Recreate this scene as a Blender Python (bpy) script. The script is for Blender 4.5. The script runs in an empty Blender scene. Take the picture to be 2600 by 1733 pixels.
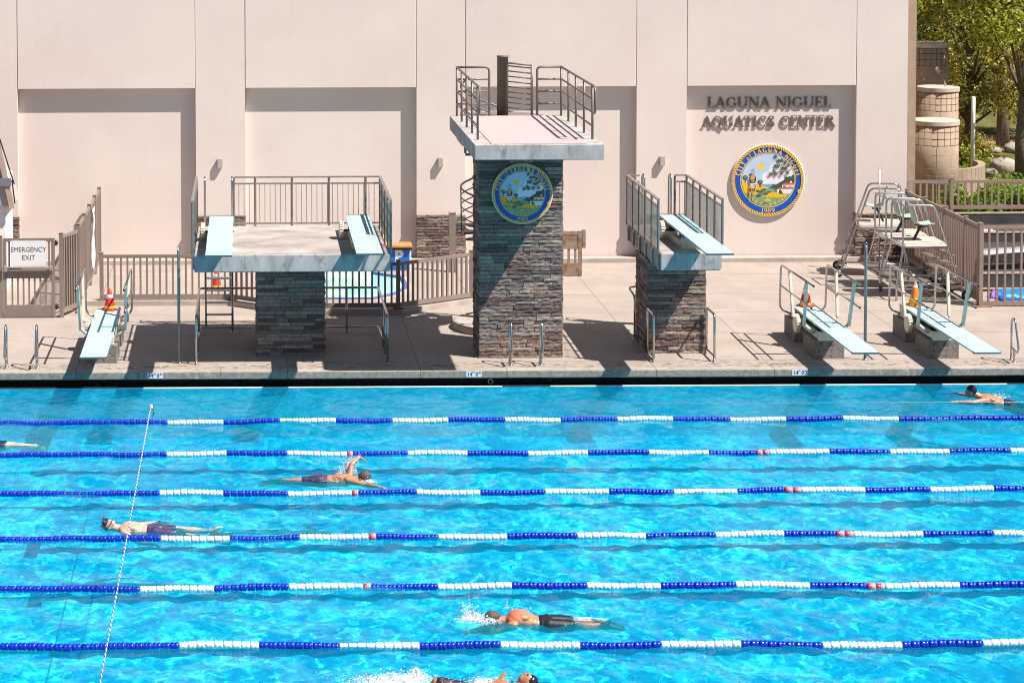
import bpy, bmesh, math, random
import numpy as np
from mathutils import Vector, Matrix
from mathutils.geometry import tessellate_polygon
S = bpy.context.scene
COL = S.collection
R = math.radians
D = 0.31                      # deck height above the water
rnd = random.Random(7)

# ------------------------------------------------------------------ materials
MATS = {}
def nt_new(name):
    m = bpy.data.materials.new(name); m.use_nodes = True
    nt = m.node_tree; nt.nodes.clear()
    out = nt.nodes.new('ShaderNodeOutputMaterial')
    return m, nt, out
def N(nt, t, **k):
    n = nt.nodes.new('ShaderNode' + t)
    for a, v in k.items():
        if a.startswith('i_'): n.inputs[a[2:].replace('_', ' ')].default_value = v
        else: setattr(n, a, v)
    return n
def L(nt, a, b): nt.links.new(a, b)
def rgba(c): return (c[0], c[1], c[2], 1)
def mixc(nt, fac, a, b, mode='MIX'):
    n = nt.nodes.new('ShaderNodeMix'); n.data_type = 'RGBA'; n.blend_type = mode
    for sock, v in ((n.inputs['Factor'], fac), (n.inputs[6], a), (n.inputs[7], b)):
        if hasattr(v, 'is_linked'): L(nt, v, sock)
        elif isinstance(v, (int, float)): sock.default_value = v
        else: sock.default_value = rgba(v)
    return n.outputs[2]
def math_(nt, op, a, b=None, clamp=False):
    n = nt.nodes.new('ShaderNodeMath'); n.operation = op; n.use_clamp = clamp
    for i, v in enumerate((a, b)):
        if v is None: continue
        if hasattr(v, 'is_linked'): L(nt, v, n.inputs[i])
        else: n.inputs[i].default_value = v
    return n.outputs[0]
def noise(nt, co, scale, detail=4, rough=.55, dist=0, sc=None):
    if sc:
        mp = N(nt, 'Mapping'); mp.inputs['Scale'].default_value = sc; L(nt, co, mp.inputs['Vector']); co = mp.outputs[0]
    n = N(nt, 'TexNoise'); n.inputs['Scale'].default_value = scale; n.inputs['Detail'].default_value = detail
    n.inputs['Roughness'].default_value = rough; n.inputs['Distortion'].default_value = dist
    L(nt, co, n.inputs['Vector']); return n.outputs['Fac']
def ramp(nt, fac, stops):
    n = N(nt, 'ValToRGB'); e = n.color_ramp.elements
    while len(e) < len(stops): e.new(.5)
    for el, (p, c) in zip(e, stops):
        el.position = p; el.color = rgba(c) if not isinstance(c, (int, float)) else (c, c, c, 1)
    L(nt, fac, n.inputs[0]); return n.outputs[0]
def mat(name, col, rough=.6, metal=0., var=.12, vs=3., bump=0., bs=60., spec=.4, dirt=None, ds=2., dt=(.55, .7), sc=None, island=0., coat=0.):
    """plain procedural material: colour wander, optional stains with a shape of their own, fine bump"""
    if name in MATS: return MATS[name]
    m, nt, out = nt_new(name)
    p = N(nt, 'BsdfPrincipled'); co = N(nt, 'TexCoord').outputs['Object']
    f = noise(nt, co, vs, 6, .6, 0, sc)
    lo = [c * (1 - var) for c in col]; hi = [min(1, c * (1 + var)) for c in col]
    c = ramp(nt, f, [(.3, lo), (.7, hi)])
    if island:
        g = N(nt, 'NewGeometry').outputs['Random Per Island']
        c = mixc(nt, 1., c, ramp(nt, g, [(0, 1 - island), (1, 1.0)]), 'MULTIPLY')
    if dirt:
        d = ramp(nt, noise(nt, co, ds, 8, .68, .3, sc), [(dt[0], 0), (dt[1], 1)])
        c = mixc(nt, d, c, dirt)
    L(nt, c, p.inputs['Base Color'])
    p.inputs['Roughness'].default_value = rough; p.inputs['Metallic'].default_value = metal
    p.inputs['Specular IOR Level'].default_value = spec
    if coat: p.inputs['Coat Weight'].default_value = coat
    if bump:
        b = N(nt, 'Bump'); b.inputs['Strength'].default_value = bump; b.inputs['Distance'].default_value = .01
        L(nt, noise(nt, co, bs, 5), b.inputs['Height']); L(nt, b.outputs[0], p.inputs['Normal'])
    L(nt, p.outputs[0], out.inputs[0]); MATS[name] = m; return m

# ------------------------------------------------------------------ mesh building
class MB:
    def __init__(s): s.v = []; s.f = []; s.mi = []; s.sm = []; s.cur = 0
    def add(s, vs, fs, smooth=False):
        o = len(s.v); s.v += [tuple(p) for p in vs]
        for f in fs: s.f.append([i + o for i in f]); s.mi.append(s.cur); s.sm.append(smooth)
        return s
    def box(s, x0, x1, y0, y1, z0, z1):
        vs = [(x, y, z) for x in (x0, x1) for y in (y0, y1) for z in (z0, z1)]
        return s.add(vs, [(0, 1, 3, 2), (4, 6, 7, 5), (0, 4, 5, 1), (2, 3, 7, 6), (0, 2, 6, 4), (1, 5, 7, 3)])
    def bar(s, p0, p1, w, h, up=(0, 0, 1)):
        p0, p1 = Vector(p0), Vector(p1); d = (p1 - p0).normalized(); up = Vector(up)
        if abs(d.dot(up)) > .99: up = Vector((0, 1, 0))
        sx = d.cross(up).normalized(); sz = sx.cross(d).normalized()
        vs = []
        for p in (p0, p1):
            for a, b in ((-1, -1), (1, -1), (1, 1), (-1, 1)): vs.append(p + sx * a * w / 2 + sz * b * h / 2)
        return s.add(vs, [(0, 1, 2, 3), (7, 6, 5, 4), (0, 4, 5, 1), (1, 5, 6, 2), (2, 6, 7, 3), (3, 7, 4, 0)])
    def tube(s, pts, r, n=8, closed=False):
        pts = [Vector(p) for p in pts]; m = len(pts); rs = r if isinstance(r, (list, tuple)) else [r] * m
        t0 = (pts[1] - pts[0]).normalized(); ref = Vector((0, 0, 1)) if abs(t0.z) < .9 else Vector((1, 0, 0))
        nrm = t0.cross(ref).normalized(); rings = []
        for i in range(m):
            if closed: t = (pts[(i + 1) % m] - pts[i - 1]).normalized()
            else: t = (pts[min(i + 1, m - 1)] - pts[max(i - 1, 0)]).normalized()
            nrm = (nrm - t * nrm.dot(t)).normalized(); b = t.cross(nrm)
            rings.append([pts[i] + (nrm * math.cos(a) + b * math.sin(a)) * rs[i] for a in [2 * math.pi * k / n for k in range(n)]])
        vs = [p for q in rings for p in q]; fs = []
        for i in range(m if closed else m - 1):
            j = (i + 1) % m
            for k in range(n): fs.append((i * n + k, i * n + (k + 1) % n, j * n + (k + 1) % n, j * n + k))
        s.add(vs, fs, True)
        if not closed: s.add(rings[0], [tuple(range(n))[::-1]]); s.add(rings[-1], [tuple(range(n))])
        return s
    def lathe(s, prof, c=(0, 0, 0), axis='z', n=16, smooth=True):
        vs = []; fs = []
        for r_, h in prof:
            for k in range(n):
                a = 2 * math.pi * k / n; u, w = r_ * math.cos(a), r_ * math.sin(a)
                q = {'z': (u, w, h), 'x': (h, u, w), 'y': (u, h, w)}[axis]
                vs.append((c[0] + q[0], c[1] + q[1], c[2] + q[2]))
        m = len(prof)
        for i in range(m - 1):
            for k in range(n): fs.append((i * n + k, i * n + (k + 1) % n, (i + 1) * n + (k + 1) % n, (i + 1) * n + k))
        fs.append(tuple(range(n))[::-1]); fs.append(tuple((m - 1) * n + k for k in range(n)))
        return s.add(vs, fs, smooth)
    def ell(s, c, r, n=14, m=10, rot=None):
        vs = []; fs = []; c = Vector(c)
        for i in range(m + 1):
            ph = math.pi * i / m
            for k in range(n):
                a = 2 * math.pi * k / n
                p = Vector((r[0] * math.sin(ph) * math.cos(a), r[1] * math.sin(ph) * math.sin(a), r[2] * math.cos(ph)))
                if rot: p = rot @ p
                vs.append(c + p)
        for i in range(m):
            for k in range(n): fs.append((i * n + k, i * n + (k + 1) % n, (i + 1) * n + (k + 1) % n, (i + 1) * n + k))
        return s.add(vs, fs, True)
    def prism(s, pts, z0, z1):
        n = len(pts); vs = [(x, y, z0) for x, y in pts] + [(x, y, z1) for x, y in pts]
        return s.add(vs, [tuple(range(n))[::-1], tuple(range(n, 2 * n))] + [(i, (i + 1) % n, n + (i + 1) % n, n + i) for i in range(n)])
    def build(s, name, mats, parent=None, bevel=0., origin=None):
        me = bpy.data.meshes.new(name)
        off = Vector(origin) if origin else Vector((0, 0, 0))
        me.from_pydata([tuple(Vector(v) - off) for v in s.v], [], s.f)
        ml = mats if isinstance(mats, (list, tuple)) else [mats]
        for m in ml: me.materials.append(m)
        me.polygons.foreach_set('material_index', s.mi); me.polygons.foreach_set('use_smooth', s.sm)
        if True:
            bm = bmesh.new(); bm.from_mesh(me); bmesh.ops.remove_doubles(bm, verts=bm.verts, dist=1e-6)
            bmesh.ops.recalc_face_normals(bm, faces=bm.faces); bm.to_mesh(me); bm.free()
        me.update()
        o = bpy.data.objects.new(name, me); COL.objects.link(o)
        if bevel:
            b = o.modifiers.new('edge', 'BEVEL'); b.width = bevel; b.segments = 2; b.limit_method = 'ANGLE'; b.angle_limit = R(40)
        if parent is not None:
            o.parent = parent
            if parent.get('_w'): o.location = -Vector(parent['_w'])
        elif origin: o.location = off
        return o
def tag(o, label=None, cat=None, group=None, kind=None):
    if label: o['label'] = label
    if cat: o['category'] = cat
    if group: o['group'] = group
    if kind: o['kind'] = kind
    return o
def thing(name, label, cat, loc=(0, 0, 0), group=None, world=True):
    """an Empty at the thing's base; parts built in world coordinates when world is True, else in its own"""
    o = bpy.data.objects.new(name, None); COL.objects.link(o); o.location = loc; o.empty_display_size = .1
    if world: o['_w'] = list(loc)
    return tag(o, label, cat, group)
def dup(root, loc, label, rz=None, parent=None):
    c = root.copy(); COL.objects.link(c)
    if parent is not None: c.parent = parent
    else:
        c.location = loc
        if rz is not None: c.rotation_euler = (0, 0, rz)
        c['label'] = label
    for ch in root.children: dup(ch, None, None, None, c)
    return c
def struct(o, label=None): 
    o['kind'] = 'structure'
    if label: o['label'] = label
    return o
def arc(c, r, a0, a1, n, ax1, ax2):
    c, ax1, ax2 = Vector(c), Vector(ax1), Vector(ax2)
    return [c + ax1 * r * math.cos(R(a0 + (a1 - a0) * i / n)) + ax2 * r * math.sin(R(a0 + (a1 - a0) * i / n)) for i in range(n + 1)]
def rounded(pts, r, n=5):
    """polyline with its corners rounded off"""
    pts = [Vector(p) for p in pts]; out = [pts[0]]
    for i in range(1, len(pts) - 1):
        a, b, c = pts[i - 1], pts[i], pts[i + 1]; k = min(r, (a - b).length * .49, (c - b).length * .49)
        p, q = b + (a - b).normalized() * k, b + (c - b).normalized() * k
        for t in range(n + 1):
            u = t / n; out.append(p * (1 - u) ** 2 + b * 2 * u * (1 - u) + q * u * u)
    return out + [pts[-1]]
def text_mesh(body, size, extrude=0., bold=0., align='CENTER', space=1.):
    cu = bpy.data.curves.new('txt', 'FONT'); cu.body = body; cu.size = size; cu.extrude = extrude; cu.offset = bold
    cu.align_x = align; cu.align_y = 'CENTER'; cu.space_character = space; cu.resolution_u = 3
    o = bpy.data.objects.new('txt', cu); COL.objects.link(o)
    dg = bpy.context.evaluated_depsgraph_get(); me = bpy.data.meshes.new_from_object(o.evaluated_get(dg))
    vs = [v.co.copy() for v in me.vertices]; fs = [tuple(p.vertices) for p in me.polygons]
    bpy.data.objects.remove(o); bpy.data.curves.remove(cu); bpy.data.meshes.remove(me)
    return vs, fs
def put_text(mb, body, size, pos, extrude=.002, bold=0., space=1., flip=False, flat=False, sx=1.):
    """text standing on a wall facing -y (or lying flat on the ground), centred at pos"""
    vs, fs = text_mesh(body, size, extrude, bold, space=space)
    k = -1 if flip else 1
    if flat: q = [(pos[0] + k * v.x * sx, pos[1] + k * v.y, pos[2] + v.z) for v in vs]
    else: q = [(pos[0] + v.x * sx, pos[1] - v.z, pos[2] + v.y) for v in vs]
    mb.add(q, fs)
# ------------------------------------------------------------------ palette
STUCCO = None
def stucco():
    m, nt, out = nt_new('stucco'); p = N(nt, 'BsdfPrincipled'); co = N(nt, 'TexCoord').outputs['Object']
    c = ramp(nt, noise(nt, co, .45, 5, .6), [(.3, (.68, .575, .53)), (.7, (.74, .645, .59))])
    st = ramp(nt, noise(nt, co, 3.2, 6, .62, .2, (1.4, 1, .16)), [(.56, 0), (.78, 1)])     # old rain streaks
    c = mixc(nt, math_(nt, 'MULTIPLY', st, .22), c, (.60, .50, .46))
    cr = N(nt, 'TexVoronoi', feature='DISTANCE_TO_EDGE'); cr.inputs['Scale'].default_value = .33     # hairline cracks
    wv = N(nt, 'Mapping'); wv.inputs['Scale'].default_value = (1, 1, .32)
    dn = N(nt, 'TexNoise'); dn.inputs['Scale'].default_value = 2.5; dn.inputs['Detail'].default_value = 6; L(nt, co, dn.inputs['Vector'])
    ad = N(nt, 'VectorMath', operation='MULTIPLY_ADD'); L(nt, dn.outputs['Color'], ad.inputs[0]); ad.inputs[1].default_value = (.35, .35, .35); L(nt, co, ad.inputs[2])
    L(nt, ad.outputs[0], wv.inputs['Vector']); L(nt, wv.outputs[0], cr.inputs['Vector'])
    cf = ramp(nt, cr.outputs['Distance'], [(0, 1), (.006, 0)])
    c = mixc(nt, math_(nt, 'MULTIPLY', cf, .09), c, (.45, .36, .33))
    L(nt, c, p.inputs['Base Color']); p.inputs['Roughness'].default_value = .85; p.inputs['Specular IOR Level'].default_value = .2
    b = N(nt, 'Bump'); b.inputs['Strength'].default_value = .25; b.inputs['Distance'].default_value = .006
    L(nt, noise(nt, co, 55, 6, .65), b.inputs['Height']); L(nt, b.outputs[0], p.inputs['Normal'])
    L(nt, p.outputs[0], out.inputs[0]); return m
STUCCO = stucco()
def deck_mat():
    m, nt, out = nt_new('deck_concrete'); p = N(nt, 'BsdfPrincipled'); co = N(nt, 'TexCoord').outputs['Object']
    c = ramp(nt, noise(nt, co, .9, 7, .62), [(.25, (.30, .245, .215)), (.75, (.40, .34, .30))])
    c = mixc(nt, math_(nt, 'MULTIPLY', ramp(nt, noise(nt, co, 2.2, 8, .7, .4, (1, .45, 1)), [(.5, 0), (.72, 1)]), .45), c, (.29, .235, .21))
    sp = N(nt, 'SeparateXYZ'); L(nt, co, sp.inputs[0])
    # pitted, stained strip along the water
    edge = ramp(nt, math_(nt, 'MULTIPLY', sp.outputs[1], 1.), [(.62, 1), (.95, 0)])
    pit = ramp(nt, noise(nt, co, 6.5, 8, .74, .5, (.8, 1.3, 1)), [(.51, 0), (.57, 1)])
    c = mixc(nt, math_(nt, 'MULTIPLY', math_(nt, 'MULTIPLY', edge, pit), .9), c, (.15, .12, .10))
    # saw-cut joints
    j = None
    for ax, vals in ((0, (-7.2, -3.46, .74, 3.38, 5.1, 8.06, 10.4, 13.9, 17.6)), (1, (.86, 3.6, 6.0, 8.2, 10.9))):
        for v in vals:
            f = math_(nt, 'LESS_THAN', math_(nt, 'ABSOLUTE', math_(nt, 'SUBTRACT', sp.outputs[ax], v)), .011 if ax else .008)
            j = f if j is None else math_(nt, 'MAXIMUM', j, f)
    c = mixc(nt, math_(nt, 'MULTIPLY', j, .8), c, (.12, .095, .08))
    L(nt, c, p.inputs['Base Color']); p.inputs['Roughness'].default_value = .8; p.inputs['Specular IOR Level'].default_value = .25
    b = N(nt, 'Bump'); b.inputs['Strength'].default_value = .3; b.inputs['Distance'].default_value = .008
    L(nt, noise(nt, co, 40, 6, .7), b.inputs['Height']); L(nt, b.outputs[0], p.inputs['Normal'])
    L(nt, p.outputs[0], out.inputs[0]); return m
DECK = deck_mat()
def coping_mat():
    m, nt, out = nt_new('coping_concrete'); p = N(nt, 'BsdfPrincipled'); co = N(nt, 'TexCoord').outputs['Object']
    c = ramp(nt, noise(nt, co, 1.6, 7, .65), [(.3, (.31, .265, .23)), (.7, (.41, .36, .315))])
    sp = N(nt, 'SeparateXYZ'); L(nt, co, sp.inputs[0])
    pit = ramp(nt, noise(nt, co, 11, 9, .75, .6), [(.46, 0), (.56, 1)])
    top = ramp(nt, noise(nt, co, 8, 8, .72, .5, (.7, 1.2, 1)), [(.54, 0), (.62, 1)])
    front = math_(nt, 'LESS_THAN', sp.outputs[1], .012)
    c = mixc(nt, math_(nt, 'MULTIPLY', top, .75), c, (.20, .165, .14))
    c = mixc(nt, math_(nt, 'MULTIPLY', front, math_(nt, 'MULTIPLY', pit, .85)), c, (.15, .145, .12))
    c = mixc(nt, math_(nt, 'MULTIPLY', front, .45), c, (.24, .235, .19))
    flake = ramp(nt, noise(nt, co, 7, 9, .75, .5), [(.57, 0), (.63, 1)])
    c = mixc(nt, math_(nt, 'MULTIPLY', front, math_(nt, 'MULTIPLY', flake, .8)), c, (.46, .43, .38))
    j = None
    for v in (-7.2, -3.46, -.58, .74, 3.38, 5.1, 8.06, 10.4, 13.9, 17.6):
        f = math_(nt, 'LESS_THAN', math_(nt, 'ABSOLUTE', math_(nt, 'SUBTRACT', sp.outputs[0], v)), .008)
        j = f if j is None else math_(nt, 'MAXIMUM', j, f)
    c = mixc(nt, math_(nt, 'MULTIPLY', j, .8), c, (.10, .085, .07))
    L(nt, c, p.inputs['Base Color']); p.inputs['Roughness'].default_value = .8; p.inputs['Specular IOR Level'].default_value = .25
    b = N(nt, 'Bump'); b.inputs['Strength'].default_value = .4; b.inputs['Distance'].default_value = .01
    L(nt, noise(nt, co, 30, 6, .7), b.inputs['Height']); L(nt, b.outputs[0], p.inputs['Normal'])
    L(nt, p.outputs[0], out.inputs[0]); return m
COPING = coping_mat()
def stone_mat():
    m, nt, out = nt_new('ledger_stone'); p = N(nt, 'BsdfPrincipled'); co = N(nt, 'TexCoord').outputs['Object']
    g = N(nt, 'NewGeometry').outputs['Random Per Island']
    n1 = N(nt, 'ValToRGB'); n1.color_ramp.interpolation = 'CONSTANT'; e = n1.color_ramp.elements
    cols = [(.20, .15, .135), (.265, .235, .215), (.15, .105, .10), (.33, .27, .225), (.235, .16, .145), (.19, .185, .18), (.30, .225, .20), (.125, .10, .10), (.26, .20, .165), (.36, .315, .275)]
    while len(e) < len(cols): e.new(.5)
    for i, (el, cc) in enumerate(zip(e, cols)): el.position = i / len(cols); el.color = rgba(cc)
    L(nt, g, n1.inputs[0]); c = n1.outputs[0]
    f = noise(nt, co, 14, 8, .7, .3)
    c = mixc(nt, 1., c, ramp(nt, f, [(.25, (.55, .5, .48)), (.75, (1.35, 1.3, 1.25))]), 'MULTIPLY')
    rust = ramp(nt, noise(nt, co, 5, 6, .65), [(.58, 0), (.75, 1)])
    c = mixc(nt, math_(nt, 'MULTIPLY', rust, .45), c, (.27, .16, .11))
    L(nt, c, p.inputs['Base Color']); p.inputs['Roughness'].default_value = .85; p.inputs['Specular IOR Level'].default_value = .25
    b = N(nt, 'Bump'); b.inputs['Strength'].default_value = .8; b.inputs['Distance'].default_value = .02
    L(nt, noise(nt, co, 22, 7, .7), b.inputs['Height']); L(nt, b.outputs[0], p.inputs['Normal'])
    L(nt, p.outputs[0], out.inputs[0]); return m
STONE = stone_mat()
def board_mat():
    m, nt, out = nt_new('board_aqua'); p = N(nt, 'BsdfPrincipled'); co = N(nt, 'TexCoord').outputs['Object']
    sp = N(nt, 'SeparateXYZ'); L(nt, co, sp.inputs[0])
    c = ramp(nt, noise(nt, co, 3, 6, .6), [(.3, (.33, .55, .57)), (.7, (.42, .64, .655))])
    j = None
    for v in (-.165, -.1, 0, .1, .165):
        f = math_(nt, 'LESS_THAN', math_(nt, 'ABSOLUTE', math_(nt, 'SUBTRACT', sp.outputs[0], v)), .0045)
        j = f if j is None else math_(nt, 'MAXIMUM', j, f)
    c = mixc(nt, math_(nt, 'MULTIPLY', j, .5), c, (.27, .45, .47))
    scuff = ramp(nt, noise(nt, co, 6, 6, .7, 0, (2.2, .35, 1)), [(.58, 0), (.72, 1)])
    c = mixc(nt, math_(nt, 'MULTIPLY', scuff, .3), c, (.66, .74, .72))
    L(nt, c, p.inputs['Base Color']); p.inputs['Roughness'].default_value = .75
    b = N(nt, 'Bump'); b.inputs['Strength'].default_value = .3; b.inputs['Distance'].default_value = .003
    L(nt, noise(nt, co, 220, 3), b.inputs['Height']); L(nt, b.outputs[0], p.inputs['Normal'])
    L(nt, p.outputs[0], out.inputs[0]); return m
BOARD = board_mat()
CONC = mat('slab_concrete', (.41, .38, .365), .85, var=.25, vs=2.6, bump=.4, bs=35, dirt=(.17, .16, .145), ds=3.4, dt=(.52, .70), sc=(1.3, 1.3, .5))
CONCTOP = mat('platform_top', (.33, .29, .265), .85, var=.32, vs=1.8, bump=.3, bs=35, dirt=(.56, .52, .48), ds=1.3, dt=(.54, .72), sc=(.6, 1, 1))
BLOCK = mat('block_concrete', (.20, .185, .17), .9, var=.35, vs=9, bump=.7, bs=28, dirt=(.06, .055, .05), ds=22, dt=(.54, .62))
CURB = mat('curb_concrete', (.40, .345, .31), .85, var=.18, vs=2.5, bump=.3, bs=30, dirt=(.30, .17, .06), ds=1.1, dt=(.60, .75))
PAD = mat('pink_pad', (.47, .355, .35), .95, var=.06, vs=6, bump=.25, bs=160)
STEEL = mat('stainless_steel', (.52, .50, .48), .26, 1., var=.08)
RAILB = mat('bronze_rail_paint', (.19, .155, .135), .42, .1, var=.18, vs=8, dirt=(.16, .085, .05), ds=5, dt=(.62, .75))
RAILG = mat('weathered_rail', (.30, .265, .24), .45, .5, var=.22, vs=7, dirt=(.25, .16, .11), ds=6, dt=(.60, .75))
FENCE = mat('taupe_fence_paint', (.235, .182, .158), .5, var=.10, vs=2, dirt=(.21, .10, .05), ds=2.2, dt=(.68, .8))
FENCER = mat('pinkish_fence_paint', (.275, .195, .165), .5, var=.08, vs=2)
RUST = mat('rust', (.20, .085, .03), .9, var=.5, vs=9, bump=.5, dirt=(.07, .03, .015), ds=9, dt=(.5, .65))
RUSTY = mat('rusty_taupe', (.27, .205, .165), .7, var=.15, vs=3, dirt=(.22, .09, .03), ds=4.5, dt=(.47, .60))
CREAM = mat('cream_metal', (.62, .58, .47), .45, var=.08, vs=6, dirt=(.40, .32, .22), ds=7, dt=(.66, .8))
MINT = mat('mint_metal', (.50, .60, .54), .45, var=.08, vs=6)
BLACK = mat('black_rubber', (.02, .02, .022), .6, var=.2)
GUTTER = mat('gutter_black', (.010, .011, .014), .6, var=.5, vs=9, spec=.15, dirt=(.075, .078, .085), ds=3.5, dt=(.56, .78))
WHITE = mat('white_plastic', (.78, .77, .75), .45, var=.04)
WHITEP = mat('sign_white', (.76, .74, .75), .55, var=.04, vs=3)
DARKTXT = mat('sign_grey_ink', (.10, .095, .10), .6, var=.05)
BLACKTXT = mat('marker_black', (.02, .02, .02), .5, var=.05)
TILEB = mat('tile_blue_edge', (.10, .13, .38), .5, var=.4, vs=60)
BRONZE = mat('letter_bronze', (.165, .115, .09), .5, .2, var=.12, vs=12)
LAMP = mat('lamp_housing', (.42, .36, .33), .55, var=.08)
CONE = mat('cone_red_orange', (.72, .032, .012), .5, var=.08, vs=8)
CONEO = mat('cone_orange', (.85, .20, .02), .5, var=.08, vs=8)
CONEW = mat('cone_white_band', (.74, .74, .76), .35, var=.06)
CONEY = mat('cone_yellow_band', (.80, .42, .02), .45, var=.08)
SEAT = mat('seat_pale_green', (.36, .47, .42), .45, var=.08)
TAN = mat('tan_fibre_deck', (.52, .44, .37), .7, var=.12)
CMU = mat('tan_block', (.34, .25, .185), .85, var=.13, vs=4, bump=.3, bs=30)
CMUCAP = mat('cap_concrete', (.48, .40, .345), .8, var=.12, vs=3, bump=.2)
TARP = mat('dark_tarp', (.055, .05, .052), .65, var=.35, vs=2.2, bump=.4, bs=9)
NOSE = mat('step_nosing', (.50, .40, .29), .7, var=.12)
GREYC = mat('grey_cover', (.40, .385, .40), .6, var=.12, bump=.3, bs=10)
BLUEC = mat('blue_vinyl', (.01, .22, .72), .4, var=.25, vs=6)
ROCK = mat('boulder', (.34, .295, .25), .9, var=.22, vs=3, bump=.7, bs=12)
BARK = mat('bark', (.13, .10, .085), .9, var=.35, vs=12, bump=.8, bs=25)
DIRT = None
# ------------------------------------------------------------------ camera, light, air
cam = bpy.data.cameras.new('camera'); co_ = bpy.data.objects.new('camera', cam); COL.objects.link(co_); S.camera = co_
H0, Y0, PIT, ROL, F, PX, PY = 10.015, 44.655, .05192, .00475, 5775.38, 630.42, -1.08
fw = Vector((0, math.cos(PIT), -math.sin(PIT))); rt = Vector((1, 0, 0)); dn = fw.cross(rt)
r2 = rt * math.cos(ROL) + dn * math.sin(ROL); d2 = -rt * math.sin(ROL) + dn * math.cos(ROL)
mw = Matrix((( r2.x, -d2.x, -fw.x, 0), (r2.y, -d2.y, -fw.y, -Y0), (r2.z, -d2.z, -fw.z, H0), (0, 0, 0, 1)))
co_.matrix_world = mw
cam.sensor_width = 36; cam.lens = 36 * F / 2600; cam.shift_x = (1300 - PX) / 2600; cam.shift_y = -(866.5 - PY) / 2600
cam.clip_end = 2000; cam.clip_start = .5
SUNV = Vector((-.61, .35, -1)).normalized()            # the way the light travels
sun = bpy.data.lights.new('sun', 'SUN'); so = bpy.data.objects.new('sun', sun); COL.objects.link(so)
so.rotation_euler = SUNV.to_track_quat('-Z', 'Y').to_euler(); so.location = (20, -10, 40)
sun.energy = 5.0; sun.angle = R(.53); sun.color = (1, .94, .865)
W = bpy.data.worlds.new('World'); S.world = W; W.use_nodes = True
wn = W.node_tree; wn.nodes.clear(); wo = wn.nodes.new('ShaderNodeOutputWorld'); bg = wn.nodes.new('ShaderNodeBackground')
sk = wn.nodes.new('ShaderNodeTexSky'); sk.sky_type = 'NISHITA'; sk.sun_disc = False
sk.sun_elevation = math.asin(-SUNV.z); sk.sun_rotation = math.atan2(-SUNV.x, -SUNV.y); sk.altitude = 100
wn.links.new(sk.outputs[0], bg.inputs[0]); bg.inputs[1].default_value = .05; wn.links.new(bg.outputs[0], wo.inputs[0])
vs_ = S.view_settings; vs_.view_transform = 'Standard'; vs_.look = 'None'; vs_.exposure = .78; vs_.gamma = 1
S.render.engine = 'CYCLES'; S.cycles.max_bounces = 8; S.cycles.transparent_max_bounces = 12; S.cycles.diffuse_bounces = 4
S.cycles.caustics_reflective = False; S.cycles.caustics_refractive = False; S.cycles.sample_clamp_indirect = 4
S.cycles.use_denoising = True; S.cycles.filter_width = 1.05
# ------------------------------------------------------------------ the pool and its deck
m = MB(); m.box(-30, 46, .30, 13.2, -2.2, D); m.box(-30, 46, 13.2, 16, -2.2, D - .01)
m.box(-30, -22, -27, .30, -2.2, D); m.box(30, 46, -27, .30, -2.2, D); m.box(-30, 46, -44, -27, -2.2, D)
struct(m.build('pool_deck', DECK))
m = MB(); m.box(-22, 30, 0, .30, D - .153, D + .002)
cp = struct(m.build('pool_coping', COPING, bevel=.02))
m = MB(); m.box(-22, 30, .22, .30, -.2, D - .153); m.box(-22, 30, -.02, .22, -.2, -.045); gut = struct(m.build('pool_gutter', GUTTER))
m = MB(); m.box(-22, 30, -.075, -.02, -2.2, .012); struct(m.build('gutter_lip', mat('gutter_lip_white', (.70, .71, .70), .5, var=.06)))
m = MB()                                                       # the dark slotted grate let into the lip
for x0, x1 in ((5.0, 5.95), (15.0, 16.2), (-5.2, -2.6)):
    x = x0
    while x < x1: m.box(x, x + .022, -.085, .0, .014, .022); x += .034
    m.box(x0, x1, -.083, -.0, .0125, .016)
tag(m.build('gutter_grate', BLACK), 'black slotted grates set into the white gutter lip at the water line', 'grate')
m = MB(); m.lathe([(.055, 0), (.055, .04), (.040, .04), (.040, 0)], (4.786, .17, .05), 'y', 20)
tag(m.build('inlet_ring', WHITE), 'small white round fitting ring in the black gutter wall', 'pipe fitting')

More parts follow.
